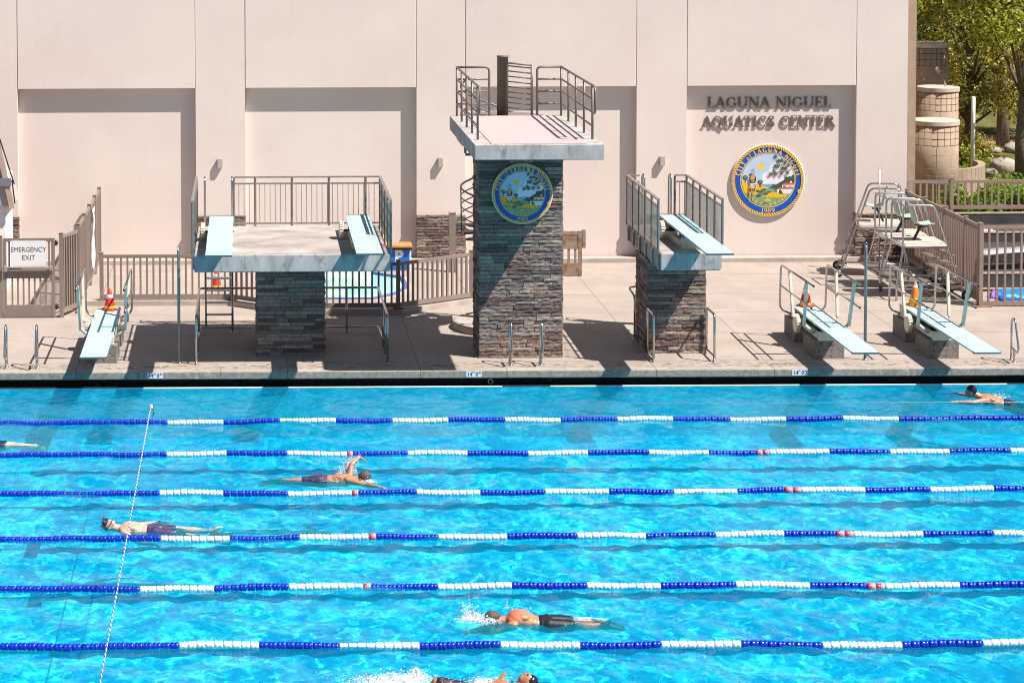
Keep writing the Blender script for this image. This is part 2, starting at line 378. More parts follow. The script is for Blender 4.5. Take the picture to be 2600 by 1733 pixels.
def floor_mat():
    mm, nt, out = nt_new('pool_plaster'); p = N(nt, 'BsdfPrincipled'); co = N(nt, 'TexCoord').outputs['Object']
    c = ramp(nt, noise(nt, co, .35, 5, .6), [(.3, (.05, .80, .85)), (.7, (.07, .88, .89))])
    L(nt, c, p.inputs['Base Color']); p.inputs['Roughness'].default_value = .8; L(nt, p.outputs[0], out.inputs[0]); return mm
FL = -1.0
m = MB(); m.box(-22, 30, -27, -.07, FL - .3, FL); struct(m.build('pool_floor', floor_mat()))
m = MB(); m.box(-22, 30, -27.2, -27, -2.2, D - .01); m.box(-22.2, -22, -27, 0, -2.2, D - .01); m.box(30, 30.2, -27, 0, -2.2, D - .01); struct(m.build('pool_wall', WHITE))
m = MB(); nr = np.random.RandomState(3)
for k, yr in enumerate((-2.97, -5.38, -7.90, -10.43, -12.91, -15.37, -17.9)):                                             # dark tiled lane lines on the floor
    yc = yr + .30; xs = np.arange(-4.1 + .3 * k, 26, .06); ph = nr.rand(6) * 6.28
    def wob(x, s): return .035 * np.sin(x * 2.1 + ph[0] + s) + .045 * np.sin(x * 4.7 + ph[1] + 2 * s) + .05 * np.sin(x * 8.9 + ph[2] + s * 2.2) + .035 * np.sin(x * 17 + ph[3] + 3 * s)
    vs = []; fs = []
    for i, x in enumerate(xs):
        hw = .10 + .09 * (.5 + .5 * math.sin(x * .62 + ph[4])) + .03 * math.sin(x * 2.7 + ph[5]); a, b = yc - hw + wob(x, 0), yc + hw + wob(x, .5)
        if b - a < .03: b = a + .03
        vs += [(x, a, FL + .004), (x, b, FL + .004)]
        if i: fs.append((2 * i - 2, 2 * i, 2 * i + 1, 2 * i - 1))
    m.add(vs, fs); m.box(xs[0] - .22, xs[0] - .002, yc - .42, yc + .42, FL + .002, FL + .005) if k in (2, 3) else None
struct(m.build('lane_marking', mat('lane_line_tile', (.003, .05, .26), .6, var=.3, vs=30)))

def wave_grid():
    fx = np.arange(-7.5, 17.5, .058); fy = np.arange(-21, -.075, .052)
    xs = np.concatenate([np.arange(-22, -7.5, .7), fx, np.arange(17.6, 30.01, .62)]); ys = np.concatenate([np.arange(-27, -21, .5), fy, [-.075]])
    X, Y = np.meshgrid(xs, ys); Z = np.zeros_like(X); rs = np.random.RandomState(11)
    calm = .75 + .35 * np.sin(X * .43 + 1.3 * np.sin(Y * .31)) * np.sin(Y * .57 + .8)
    for lam, sl in ((2.3, .018), (1.7, .02), (1.35, .022), (1.05, .026), (.86, .028), (.7, .03), (.58, .032), (.5, .032), (.43, .033), (.37, .034), (.31, .034), (.27, .032), (.24, .028), (.9, .026), (.62, .03), (.46, .03)):
        th = rs.rand() * 6.283; kx, ky = math.cos(th) * 6.283 / lam, math.sin(th) * 6.283 / lam
        ph = rs.rand() * 6.283; wx = .5 * np.sin(X * (.7 + rs.rand()) + Y * rs.rand() + rs.rand() * 6) + .5 * np.sin(Y * (1.1 + rs.rand()) - X * rs.rand())
        Z += (1.55 * sl * lam / 6.283) * np.sin(kx * X + ky * Y + ph + 1.6 * wx) * (calm if lam < 1 else 1)
    for cx, cy, amp, dec in ((2.3, -7.1, .012, .9), (-2.2, -9.75, .010, 1.2), (3.1, -14.3, .013, .9), (3.7, -16.6, .010, 1.0), (1.7, -16.3, .016, .8), (14.0, -1.4, .010, .9), (-4.2, -4.5, .008, .9)):
        r_ = np.hypot(X - cx, (Y - cy) * 1.3); Z += amp * np.sin(r_ * 19 - 1.2) * np.exp(-r_ / dec) * np.minimum(1, r_ * 4)
    Z *= np.clip((-.07 - Y) * 4, 0, 1)
    h, w = X.shape; me = bpy.data.meshes.new('water'); nv = h * w
    me.vertices.add(nv); me.vertices.foreach_set('co', np.stack([X, Y, Z], -1).astype(np.float32).ravel())
    idx = np.arange(nv).reshape(h, w); q = np.stack([idx[:-1, :-1], idx[:-1, 1:], idx[1:, 1:], idx[1:, :-1]], -1).reshape(-1, 4)
    nf = len(q); me.loops.add(nf * 4); me.loops.foreach_set('vertex_index', q.ravel().astype(np.int32)); me.polygons.add(nf)
    me.polygons.foreach_set('loop_start', np.arange(0, nf * 4, 4, dtype=np.int32)); me.polygons.foreach_set('use_smooth', np.ones(nf, bool))
    me.update(calc_edges=True); me.validate(); return me
def water_mat():
    mm, nt, out = nt_new('pool_water'); co = N(nt, 'TexCoord').outputs['Object']
    b = N(nt, 'Bump'); b.inputs['Strength'].default_value = .22; b.inputs['Distance'].default_value = .02
    hgt = math_(nt, 'ADD', noise(nt, co, 5.5, 4, .6, .6), math_(nt, 'MULTIPLY', noise(nt, co, 17, 3, .6, .4), .35)); L(nt, hgt, b.inputs['Height'])
    # caustic light net painted into the tint (how much the surface lets through)
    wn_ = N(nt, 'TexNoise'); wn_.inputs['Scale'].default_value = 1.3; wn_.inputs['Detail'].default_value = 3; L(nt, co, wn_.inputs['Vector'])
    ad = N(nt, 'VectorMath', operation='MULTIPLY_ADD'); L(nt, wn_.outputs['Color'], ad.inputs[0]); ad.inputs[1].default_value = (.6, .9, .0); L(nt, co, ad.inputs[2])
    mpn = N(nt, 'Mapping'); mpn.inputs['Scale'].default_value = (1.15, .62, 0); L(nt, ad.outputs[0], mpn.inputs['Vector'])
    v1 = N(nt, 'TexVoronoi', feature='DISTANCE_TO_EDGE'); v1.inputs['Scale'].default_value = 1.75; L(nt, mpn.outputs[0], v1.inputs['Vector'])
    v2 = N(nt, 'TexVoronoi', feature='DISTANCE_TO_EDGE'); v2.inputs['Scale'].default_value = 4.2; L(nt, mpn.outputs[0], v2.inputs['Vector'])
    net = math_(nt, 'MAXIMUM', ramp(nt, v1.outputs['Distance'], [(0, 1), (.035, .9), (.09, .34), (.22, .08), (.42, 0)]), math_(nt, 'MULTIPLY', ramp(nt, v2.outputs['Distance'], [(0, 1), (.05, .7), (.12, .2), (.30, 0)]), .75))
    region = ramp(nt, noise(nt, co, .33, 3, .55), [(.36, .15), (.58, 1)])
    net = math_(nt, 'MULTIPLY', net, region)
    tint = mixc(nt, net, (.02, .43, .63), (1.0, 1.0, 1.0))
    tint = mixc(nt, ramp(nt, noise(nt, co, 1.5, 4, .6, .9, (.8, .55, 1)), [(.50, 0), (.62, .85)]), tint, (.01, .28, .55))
    tint = mixc(nt, ramp(nt, noise(nt, co, 4.6, 3, .55, 1.1, (.75, .6, 1)), [(.53, 0), (.575, .7)]), tint, (.012, .30, .55))       # painted shade of small wave faces turned from the light
    tint = mixc(nt, ramp(nt, noise(nt, co, 5.2, 3, .5, 1.2, (.7, .55, 1)), [(.585, 0), (.62, .8)]), tint, (.75, 1, 1))  # bright ripple glints painted into the tint
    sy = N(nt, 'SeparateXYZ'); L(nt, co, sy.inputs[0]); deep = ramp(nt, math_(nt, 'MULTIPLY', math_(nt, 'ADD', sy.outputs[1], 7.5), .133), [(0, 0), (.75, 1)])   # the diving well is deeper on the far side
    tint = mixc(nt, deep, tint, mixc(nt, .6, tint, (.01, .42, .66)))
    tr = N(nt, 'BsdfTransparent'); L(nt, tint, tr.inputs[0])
    df = N(nt, 'BsdfDiffuse'); L(nt, ramp(nt, noise(nt, co, .6, 5, .6), [(.3, (.004, .46, .66)), (.7, (.006, .56, .74))]), df.inputs[0])
    mx = N(nt, 'MixShader'); mx.inputs[0].default_value = .09; tl = N(nt, 'BsdfTranslucent'); tl.inputs[0].default_value = (.25, .9, 1, 1); mt = N(nt, 'MixShader'); mt.inputs[0].default_value = .16
    L(nt, tr.outputs[0], mt.inputs[1]); L(nt, tl.outputs[0], mt.inputs[2]); L(nt, mt.outputs[0], mx.inputs[1]); L(nt, df.outputs[0], mx.inputs[2])
    gl = N(nt, 'BsdfGlossy'); gl.inputs['Roughness'].default_value = .01; gl.inputs[0].default_value = (1, 1, 1, 1); L(nt, b.outputs[0], gl.inputs['Normal'])
    fr = N(nt, 'Fresnel'); fr.inputs[0].default_value = 1.33; L(nt, b.outputs[0], fr.inputs['Normal'])
    m2 = N(nt, 'MixShader'); L(nt, math_(nt, 'MULTIPLY', fr.outputs[0], .42), m2.inputs[0]); L(nt, mx.outputs[0], m2.inputs[1]); L(nt, gl.outputs[0], m2.inputs[2])
    L(nt, m2.outputs[0], out.inputs[0]); return mm
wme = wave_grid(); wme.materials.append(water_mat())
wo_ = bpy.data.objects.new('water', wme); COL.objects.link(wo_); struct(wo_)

# depth markers let into the coping face, and the worn warnings painted on the deck
for x, where in ((-1.88, 'near the left pole'), (4.44, 'in front of the tall tower'), (10.9, 'near the right platform')):
    t = thing('depth_marker', 'white 14 FT 0 IN depth tile on the coping ' + where, 'depth marker', (x, 0, .17), 'depth markers along the coping')
    q = MB(); q.box(x - .155, x + .155, -.006, .01, .185, .298); q.build('tile', mat('marker_tile', (.66, .66, .68), .4, var=.05), t)
    q = MB(); put_text(q, '14', .105, (x - .083, -.009, .24), .001); put_text(q, '0', .105, (x + .06, -.009, .24), .001)
    put_text(q, 'FT', .045, (x - .006, -.009, .272), .001); put_text(q, 'IN', .045, (x + .118, -.009, .272), .001); q.build('lettering', BLACKTXT, t)
for x, w, where in ((-1.87, .72, 'faded tile warning NO DIVING on the deck in front of the wide platform'), (3.9, .72, 'faded tile warning NO DIVING on the deck beside the tall tower'), (10.68, .6, 'faded tile warning NO DIVING on the deck near the right boards')):
    q = MB(); q.box(x - w / 2, x + w / 2, .42, .53, D + .002, D + .006); q.cur = 1
    put_text(q, 'NO DIVING', .10, (x, .475, D + .0085), .001, flip=True, flat=True, bold=.002)
    tag(q.build('deck_warning', [mat('worn_tile', (.42, .36, .32), .7, var=.25, vs=30, dirt=(.22, .18, .155), ds=24, dt=(.45, .55)), mat('worn_ink', (.13, .10, .09), .7, var=.4, vs=30)]), where, 'deck marking', 'faded warnings along the pool edge')

# ------------------------------------------------------------------ stone veneer
def veneer(mb, o, ux, w, nrm, z0, z1, ch=.078, jit=.016, seed=0, lmin=.18, lmax=.72):
    """split-face ledger stones laid in courses over one vertical face"""
    rr = random.Random(seed); o, ux, nrm = Vector(o), Vector(ux), Vector(nrm); n = round((z1 - z0) / ch); ch = (z1 - z0) / n
    for i in range(n):
        x = 0.; za, zb = z0 + i * ch, z0 + (i + 1) * ch
        while x < w - 1e-4:
            l = rr.uniform(lmin, lmax)
            if x + l > w - lmin: l = w - x
            p = rr.uniform(.012, .034); nx = max(2, int(l / .06)); nz = 2; vs = []; fs = []
            for a in range(nx + 1):
                for c in range(nz + 1):
                    e = a in (0, nx) or c in (0, nz)
                    d = p + (rr.uniform(-.006, .002) if e else rr.uniform(-jit * .6, jit))
                    vs.append(o + ux * (x + .004 + (l - .008) * a / nx) + nrm * d + Vector((0, 0, za + .004 + (ch - .008) * c / nz)))
            k = len(vs)
            for a in range(nx):
                for c in range(nz): q = a * (nz + 1) + c; fs.append((q, q + nz + 1, q + nz + 2, q + 1))
            rim = [a * (nz + 1) for a in range(nx + 1)] + [nx * (nz + 1) + c for c in range(1, nz + 1)] + [a * (nz + 1) + nz for a in range(nx - 1, -1, -1)] + [c for c in range(nz - 1, 0, -1)]
            for r_ in rim: vs.append(vs[r_] - nrm * (vs[r_] - o).dot(nrm) - nrm * .01)
            for t in range(len(rim)): u = (t + 1) % len(rim); fs.append((rim[t], k + t, k + u, rim[u]))
            mb.add(vs, fs); x += l
def pillar(name, parent, x0, x1, y0, y1, z0, z1, seed, back=True):
    mb = MB(); e = .02; mb.cur = 1; mb.box(x0 + e, x1 - e, y0 + e, y1 - e, z0, z1); mb.cur = 0
    veneer(mb, (x0, y0 + e, 0), (1, 0, 0), x1 - x0, (0, -1, 0), z0, z1, seed=seed)
    veneer(mb, (x0 + e, y1, 0), (0, -1, 0), y1 - y0, (-1, 0, 0), z0, z1, seed=seed + 1)
    veneer(mb, (x1 - e, y0, 0), (0, 1, 0), y1 - y0, (1, 0, 0), z0, z1, seed=seed + 2)
    if back: veneer(mb, (x1, y1 - e, 0), (-1, 0, 0), x1 - x0, (0, 1, 0), z0, z1, seed=seed + 3)
    return mb.build(name, [STONE, mat('stone_joint', (.05, .042, .04), .95)], parent)

# ------------------------------------------------------------------ the building
YW = 12.84; TOP = 9.6
piers = [(-16., -5.87), (-1.348, -.096), (4.258, 5.494), (9.843, 11.112), (15.42, 16.71)]
bl = thing('building', 'large pale pinkish stucco aquatics building with recessed wall bays and stone pier bases', 'building', (5, YW, D))
m = MB()
for a, b in piers: m.box(a, b, YW, 13.6, .2, TOP)
m.box(-16, 16.71, 13.4, 34, .2, TOP - .02)
m.build('wall', STUCCO, bl)
m = MB()
for (a, b), (c, d) in zip(piers, piers[1:]): m.box(b + .002, c - .002, YW + .225, 13.5, .2, 4.9)
m.build('recess_wall', STUCCO, bl)
m = MB()
for (a, b), (c, d) in zip(piers, piers[1:]): m.box(b + .012, c - .012, YW + .002, 13.55, 4.772, TOP - .01)
m.build('upper_panel', STUCCO, bl, bevel=.012)
for i, (a, b) in enumerate(piers):
    q = MB(); a2 = max(a, -9); q.box(a2 + .012, b - .012, YW - .02, YW + .17, .2, 1.50)
    veneer(q, (a2 - .01, YW - .02, 0), (1, 0, 0), b - a2 + .02, (0, -1, 0), .31, 1.525, seed=40 + i)
    if i < 4: veneer(q, (b - .012, YW - .02, 0), (0, 1, 0), .2, (1, 0, 0), .31, 1.525, seed=50 + i)
    if i > 0: veneer(q, (a + .012, YW + .18, 0), (0, -1, 0), .2, (-1, 0, 0), .31, 1.525, seed=60 + i)
    q.build('stone_base', STONE, bl)
m = MB(); m.box(-5.87, 16.0, YW - .22, YW - .045, .2, .425); m.box(-5.87, 15.4, YW - .043, YW + .19, .2, .42); m.build('base_curb', CURB, bl, bevel=.012)
m = MB(); m.box(16.0, 17.56, 15.0, 33, .2, 9.2); m.build('rear_wing', CMU, bl)

for i, (x, z, w) in enumerate(((-.737, 2.877, 'left pier above the wide diving platform'), (4.864, 2.875, 'pier left of the tall stone tower'), (10.49, 2.882, 'pier left of the wall lettering'))):
    if i == 0:
        l0 = thing('wall_lamp', 'small boxy grey wall lamp on the ' + w, 'wall lamp', (x, YW, z), 'wall lamps on the piers', False)
        q = MB(); q.box(-.064, .064, -.118, -.012, -.12, .12); q.build('lamp_box', LAMP, l0, bevel=.006)
        q = MB(); q.box(-.05, .05, -.012, .01, -.10, .10); q.build('back_plate', LAMP, l0)
        q = MB(); q.box(-.045, .045, -.10, -.03, -.124, -.1205); q.build('lens', WHITE, l0)
    else: dup(l0, (x, YW, z), 'small boxy grey wall lamp on the ' + w)

# ------------------------------------------------------------------ drawn roman capitals
TK, TN = .17, .07
def _st(x0, y0, x1, y1, w):
    d = Vector((x1 - x0, y1 - y0)); n = Vector((-d.y, d.x)).normalized() * w / 2
    return [[(x0 + n.x, y0 + n.y), (x0 - n.x, y0 - n.y), (x1 - n.x, y1 - n.y), (x1 + n.x, y1 + n.y)]]
def _ar(cx, cy, rx, ry, a0, a1, tk=None, tn=None, n=9):
    tk, tn = tk or TK, tn or TN
    out = []; P_ = []
    for i in range(n + 1):
        a = R(a0 + (a1 - a0) * i / n); w = tn + (tk - tn) * abs(math.cos(a)) ** 1.3; c, s_ = math.cos(a), math.sin(a)
        P_.append(((cx + (rx + w / 2) * c, cy + (ry + w / 2) * s_), (cx + (rx - w / 2) * c, cy + (ry - w / 2) * s_)))
    for (a, b), (c, d) in zip(P_, P_[1:]): out.append([a, b, d, c])
    return out
def _sf(x, y, w=.26): return _st(x - w / 2, y, x + w / 2, y, .055)
def glyph(ch):
    g = []; B_, T_ = .028, .972
    def stem(x, w=TK, a=0, b=1): 
        nonlocal g; g += _st(x, a, x, b, w)
    if ch == 'A': g += _st(.10, 0, .42, 1, TN) + _st(.40, .99, .74, 0, TK) + _st(.22, .34, .62, .34, .06) + _sf(.10, B_) + _sf(.74, B_, .3); w = .84
    elif ch == 'C': g += _ar(.46, .5, .34, .44, 48, 312) + _st(.70, .68, .70, .95, .05); w = .80
    elif ch == 'E': stem(.18); g += _st(.1, T_, .58, T_, .055) + _st(.2, .52, .48, .52, .055) + _st(.1, B_, .62, B_, .055) + _st(.58, .76, .58, 1, .05) + _st(.62, 0, .62, .25, .05) + _st(.48, .42, .48, .62, .045); w = .68
    elif ch == 'G': g += _ar(.46, .5, .34, .44, 48, 318) + _st(.70, .68, .70, .95, .05) + _st(.74, .06, .74, .42, .14) + _sf(.74, .42, .28); w = .88
    elif ch == 'I': stem(.20); g += _sf(.2, B_, .32) + _sf(.2, T_, .32); w = .40
    elif ch == 'L': stem(.20); g += _sf(.2, T_, .32) + _st(.08, B_, .60, B_, .055) + _st(.60, 0, .60, .28, .05); w = .66
    elif ch == 'N': stem(.16, TN); stem(.76, TN); g += _st(.15, .99, .77, .02, TK) + _sf(.16, B_) + _sf(.76, T_) + _sf(.10, T_, .2); w = .90
    elif ch in 'OQ':
        g += _ar(.46, .5, .34, .44, 0, 360, n=18); w = .92
        if ch == 'Q': g += _st(.5, .1, .86, -.22, .11)
    elif ch == 'R': stem(.20); g += _ar(.30, .745, .28, .225, 90, -90) + _st(.2, T_, .32, T_, .055) + _st(.2, .52, .32, .52, .055) + _st(.40, .52, .76, .02, TK) + _sf(.2, B_, .32) + _sf(.78, B_, .16); w = .82
    elif ch == 'S': g += _ar(.34, .735, .20, .215, 40, 250, .14, .06) + _ar(.34, .265, .22, .215, 95, -150, .14, .06) + _st(.22, .57, .46, .43, .15) + _st(.54, .7, .54, .97, .045) + _st(.10, .03, .10, .3, .045); w = .66
    elif ch == 'T': stem(.36); g += _st(.04, T_, .68, T_, .055) + _st(.04, .72, .04, 1, .05) + _st(.68, .72, .68, 1, .05) + _sf(.36, B_, .32); w = .72
    elif ch == 'U': stem(.20, TK, .32); stem(.74, TN, .3); g += _ar(.47, .34, .27, .29, 180, 360, TK, TN) + _sf(.2, T_, .32) + _sf(.74, T_); w = .90
    elif ch == 'Y': g += _st(.10, 1, .40, .46, TK) + _st(.68, 1, .40, .46, TN) + _st(.4, 0, .4, .48, TK) + _sf(.10, T_, .28) + _sf(.68, T_, .24) + _sf(.4, B_, .32); w = .78
    elif ch == 'o': g += _ar(.32, .32, .23, .28, 0, 360, .14, .06, 14); w = .64
    elif ch == 'f': stem(.22, .13, 0, .8); g += _ar(.36, .80, .14, .15, 180, 40, .12, .06, 6) + _st(.06, .62, .42, .62, .055) + _sf(.22, B_, .28); w = .46
    elif ch == '1': stem(.24, .15); g += _st(.24, .97, .08, .82, .06) + _sf(.24, B_, .34); w = .46
    elif ch == '9': g += _ar(.32, .68, .22, .27, 0, 360, .15, .06, 14) + _ar(.16, .55, .40, .52, 25, -68, .13, .06, 7); w = .66
    elif ch == '8': g += _ar(.32, .74, .18, .21, 0, 360, .13, .06, 12) + _ar(.32, .27, .22, .235, 0, 360, .15, .06, 14); w = .64
    else: w = .42
    return g, w
# wall lettering: each letter a raised piece standing off the wall
sg = thing('wall_lettering', 'raised bronze letters reading LAGUNA NIGUEL AQUATICS CENTER on the right wall bay', 'sign', (13.2, YW + .19, 4.1))
def letter_row(text, x0, x1, z, h):
    gs = [glyph(c) for c in text]; tot = sum(w for _, w in gs) - .1; sx = (x1 - x0) / tot; x = x0
    for c, (g, w) in zip(text, gs):
        if g:
            mb = MB()
            for k, p in enumerate(g):
                a = sum((p[i][0] * p[(i + 1) % len(p)][1] - p[(i + 1) % len(p)][0] * p[i][1]) for i in range(len(p)))
                if a < 0: p = p[::-1]
                yf, yb = YW + .190 - k * .0004, YW + .207 + k * .0004
                n = len(p); vs = [(x + u * sx, yf, z + v * h) for u, v in p] + [(x + u * sx, yb, z + v * h) for u, v in p]
                mb.add(vs, [tuple(range(n)), tuple(range(2 * n - 1, n - 1, -1))] + [(i, n + i, n + (i + 1) % n, (i + 1) % n) for i in range(n)])
            xc = x + .35 * sx; mb.cur = 0
            mb.box(xc - .008, xc + .008, YW + .205, YW + .23, z + h * .45, z + h * .45 + .016)
            o = mb.build('letter', BRONZE, sg)
        x += w * sx
letter_row('LAGUNA NIGUEL', 11.66, 14.80, 4.185, .285)
letter_row('AQUATICS CENTER', 11.54, 14.90, 3.705, .285)

# ------------------------------------------------------------------ the round city seals
def clip(poly, r, n=72):
    out = list(poly)
    for i in range(n):
        a = 2 * math.pi * (i + .5) / n; nx, ny = math.cos(a), math.sin(a); src, out = out, []
        if not src: return []
        for j, p in enumerate(src):
            q = src[(j + 1) % len(src)]; dp, dq = p[0] * nx + p[1] * ny - r, q[0] * nx + q[1] * ny - r
            if dp <= 0: out.append(p)
            if (dp < 0 < dq) or (dq < 0 < dp): t = dp / (dp - dq); out.append((p[0] + (q[0] - p[0]) * t, p[1] + (q[1] - p[1]) * t))
    return out
def PX_(*a): return [((x - 830) / 730, (795 - y) / 730) for x, y in a]
def circ(cx, cy, r, n=20, ry=None, j=0, seed=1):
    q = random.Random(seed); ry = ry or r
    return [((cx + (r * (1 + q.uniform(-j, j))) * math.cos(2 * math.pi * i / n) - 830) / 730, (795 - (cy + (ry * (1 + q.uniform(-j, j))) * math.sin(2 * math.pi * i / n))) / 730) for i in range(n)]
def leaf(x, y, a, l, w):
    c, s_ = math.cos(R(a)), math.sin(R(a)); return PX_(*[(x + u * c - v * s_, y + u * s_ + v * c) for u, v in ((0, 0), (l * .4, w), (l, 0), (l * .4, -w))])
C_ = dict(sky=(.46, .58, .74), cloud=(.78, .74, .80), sea=(.16, .38, .55), gold=(.80, .47, .01), green=(.22, .33, .17), dgreen=(.055, .085, .06), mgreen=(.13, .22, .14), black=(.02, .02, .025), skin=(.55, .32, .17), white=(.80, .76, .78), roof=(.56, .13, .08), brown=(.20, .07, .03), blue=(.006, .085, .50), yellow=(.85, .55, .05), grey=(.42, .40, .42))
SCENE = [('sky', circ(830, 795, 560, 40))]
SCENE += [('cloud', PX_((720, 900), (715, 700), (740, 655), (790, 630), (840, 625), (850, 560), (880, 500), (930, 475), (960, 430), (1040, 400), (1120, 430), (1200, 410), (1400, 420), (1400, 900)))]
SCENE += [('cloud', PX_((590, 900), (600, 845), (640, 790), (690, 760), (730, 770), (760, 900)))]
SCENE += [('yellow', circ(683, 520, 66, 24)), ('sea', PX_((590, 870), (1100, 870), (1100, 960), (590, 960)))]
SCENE += [('dgreen', PX_((820, 960), (900, 920), (930, 875), (990, 890), (1040, 850), (1110, 815), (1150, 790), (1165, 740), (1200, 725), (1230, 735), (1255, 710), (1290, 730), (1310, 690), (1400, 680), (1400, 1010), (860, 1010)))]
SCENE += [('gold', PX_((250, 800), (330, 820), (450, 880), (560, 880), (640, 890), (760, 920), (880, 960), (1000, 1000), (1000, 1140), (250, 1140)))]
SCENE += [('gold', PX_((720, 1140), (800, 1080), (900, 1010), (1000, 1020), (1060, 1060), (1240, 1070), (1400, 1080), (1400, 1160), (720, 1160)))]
SCENE += [('green', PX_((250, 1030), (420, 1050), (560, 1080), (690, 1110), (820, 1130), (950, 1130), (1030, 1150), (1120, 1130), (1230, 1085), (1400, 1090), (1400, 1400), (250, 1400)))]
for i, (x, y, r, ry) in enumerate(((760, 1030, 95, 75), (840, 1000, 70, 50), (700, 1050, 70, 50), (900, 1000, 55, 45), (990, 1005, 40, 35))): SCENE += [('mgreen' if i % 2 == 0 else 'green', circ(x, y, r, 16, ry, .12, i))]
SCENE += [('dgreen', circ(630, 1010, 40, 12, 22, .2, 3)), ('dgreen', circ(640, 1105, 60, 12, 26, .2, 4)), ('dgreen', circ(790, 1060, 45, 10, 16, .25, 9)), ('dgreen', circ(760, 985, 40, 10, 14, .25, 8)), ('dgreen', circ(850, 1030, 40, 10, 12, .25, 7)), ('dgreen', circ(700, 1020, 30, 10, 12, .25, 6))]
for x, y, b in ((380, 745, 840), (675, 830, 935)): SCENE += [('brown', PX_((x - 12, b), (x - 5, y), (x + 8, y), (x + 14, b))), ('dgreen', circ(x, y, 52, 14, 46, .14, x)), ('mgreen', circ(x + 8, y - 10, 36, 12, 28, .16, x + 1))]
# white house with red roofs
SCENE += [('white', PX_((1015, 1065), (1015, 970), (1320, 960), (1330, 1070), (1130, 1065))), ('white', PX_((1110, 940), (1110, 890), (1400, 880), (1400, 940))), ('roof', PX_((1020, 975), (1060, 940), (1400, 930), (1400, 970))), ('roof', PX_((1105, 892), (1150, 850), (1400, 845), (1400, 888))), ('white', PX_((1270, 850), (1268, 815), (1305, 812), (1305, 848)))]
SCENE += [('black', PX_((x, 938), (x, 905), (x + 14, 905), (x + 14, 938))) for x in (1130, 1155, 1178)] + [('black', PX_((1255, 925), (1255, 912), (1290, 912), (1290, 925))), ('dgreen', PX_((1045, 1055), (1050, 990), (1075, 975), (1095, 1000), (1130, 1065))), ('grey', PX_((1128, 1065), (1128, 975), (1134, 975), (1134, 1065)))]
# branches and leaves
for p in (((1340, 440), (1200, 470), (1100, 490), (1000, 455)), ((1340, 545), (1230, 600), (1120, 630), (1010, 630), (910, 690))):
    for a, b in zip(p, p[1:]):
        d = Vector((b[0] - a[0], b[1] - a[1])); n_ = Vector((-d.y, d.x)).normalized() * 5; SCENE += [('brown', PX_((a[0] + n_.x, a[1] + n_.y), (a[0] - n_.x, a[1] - n_.y), (b[0] - n_.x, b[1] - n_.y), (b[0] + n_.x, b[1] + n_.y)))]
for x, y in ((975, 310), (1030, 395), (1100, 390), (1170, 420), (970, 500), (1030, 500), (1110, 540), (1170, 540), (870, 665), (945, 610), (985, 660), (1090, 650), (1210, 640), (1230, 490)):
    for a, l in ((20, 55), (70, 70), (110, 80), (160, 60), (-40, 45), (-120, 45)): SCENE += [('dgreen', leaf(x, y, a + (x % 17), l, 11))]
# standing figure with crossed arms
SCENE += [('black', PX_((500, 700), (500, 640), (545, 640), (545, 700))), ('skin', PX_((508, 690), (508, 655), (538, 655), (538, 690))), ('grey', PX_((505, 660), (475, 610), (522, 578), (572, 610), (540, 660))), ('black', PX_((475, 612), (522, 575), (572, 612), (522, 590)))]
SCENE += [('skin', PX_((462, 720), (500, 695), (545, 695), (585, 720), (580, 800), (545, 860), (490, 860), (462, 800))), ('black', PX_((462, 730), (480, 720), (478, 800), (500, 860), (485, 860), (460, 800))), ('black', PX_((560, 720), (585, 725), (585, 800), (560, 850), (548, 860), (562, 790))), ('black', PX_((478, 790), (570, 775), (570, 790), (480, 808))), ('black', PX_((480, 830), (560, 822), (556, 842), (484, 850)))]
SCENE += [('white', PX_((475, 855), (570, 850), (592, 940), (540, 955), (455, 950)))] + [('black', PX_((x, 945), (x + 12, 870), (x + 20, 870), (x + 10, 948))) for x in (470, 495, 520, 545, 568)]
SCENE += [('skin', PX_((465, 950), (505, 950), (490, 1080), (480, 1130), (450, 1135), (468, 1080))), ('skin', PX_((530, 950), (575, 945), (556, 1080), (566, 1130), (545, 1135), (540, 1080))), ('black', PX_((462, 960), (490, 955), (485, 1020), (468, 1010))), ('black', PX_((540, 960), (570, 955), (560, 1010), (545, 1030)))]
SCENE += [('yellow', PX_((755, 1215), (770, 1175), (850, 1185), (880, 1170), (890, 1205), (800, 1200))), ('yellow', circ(825, 1160, 16, 8))]
SMATS = {}; TK, TN = .235, .125        # the printed lettering is bolder than the wall letters
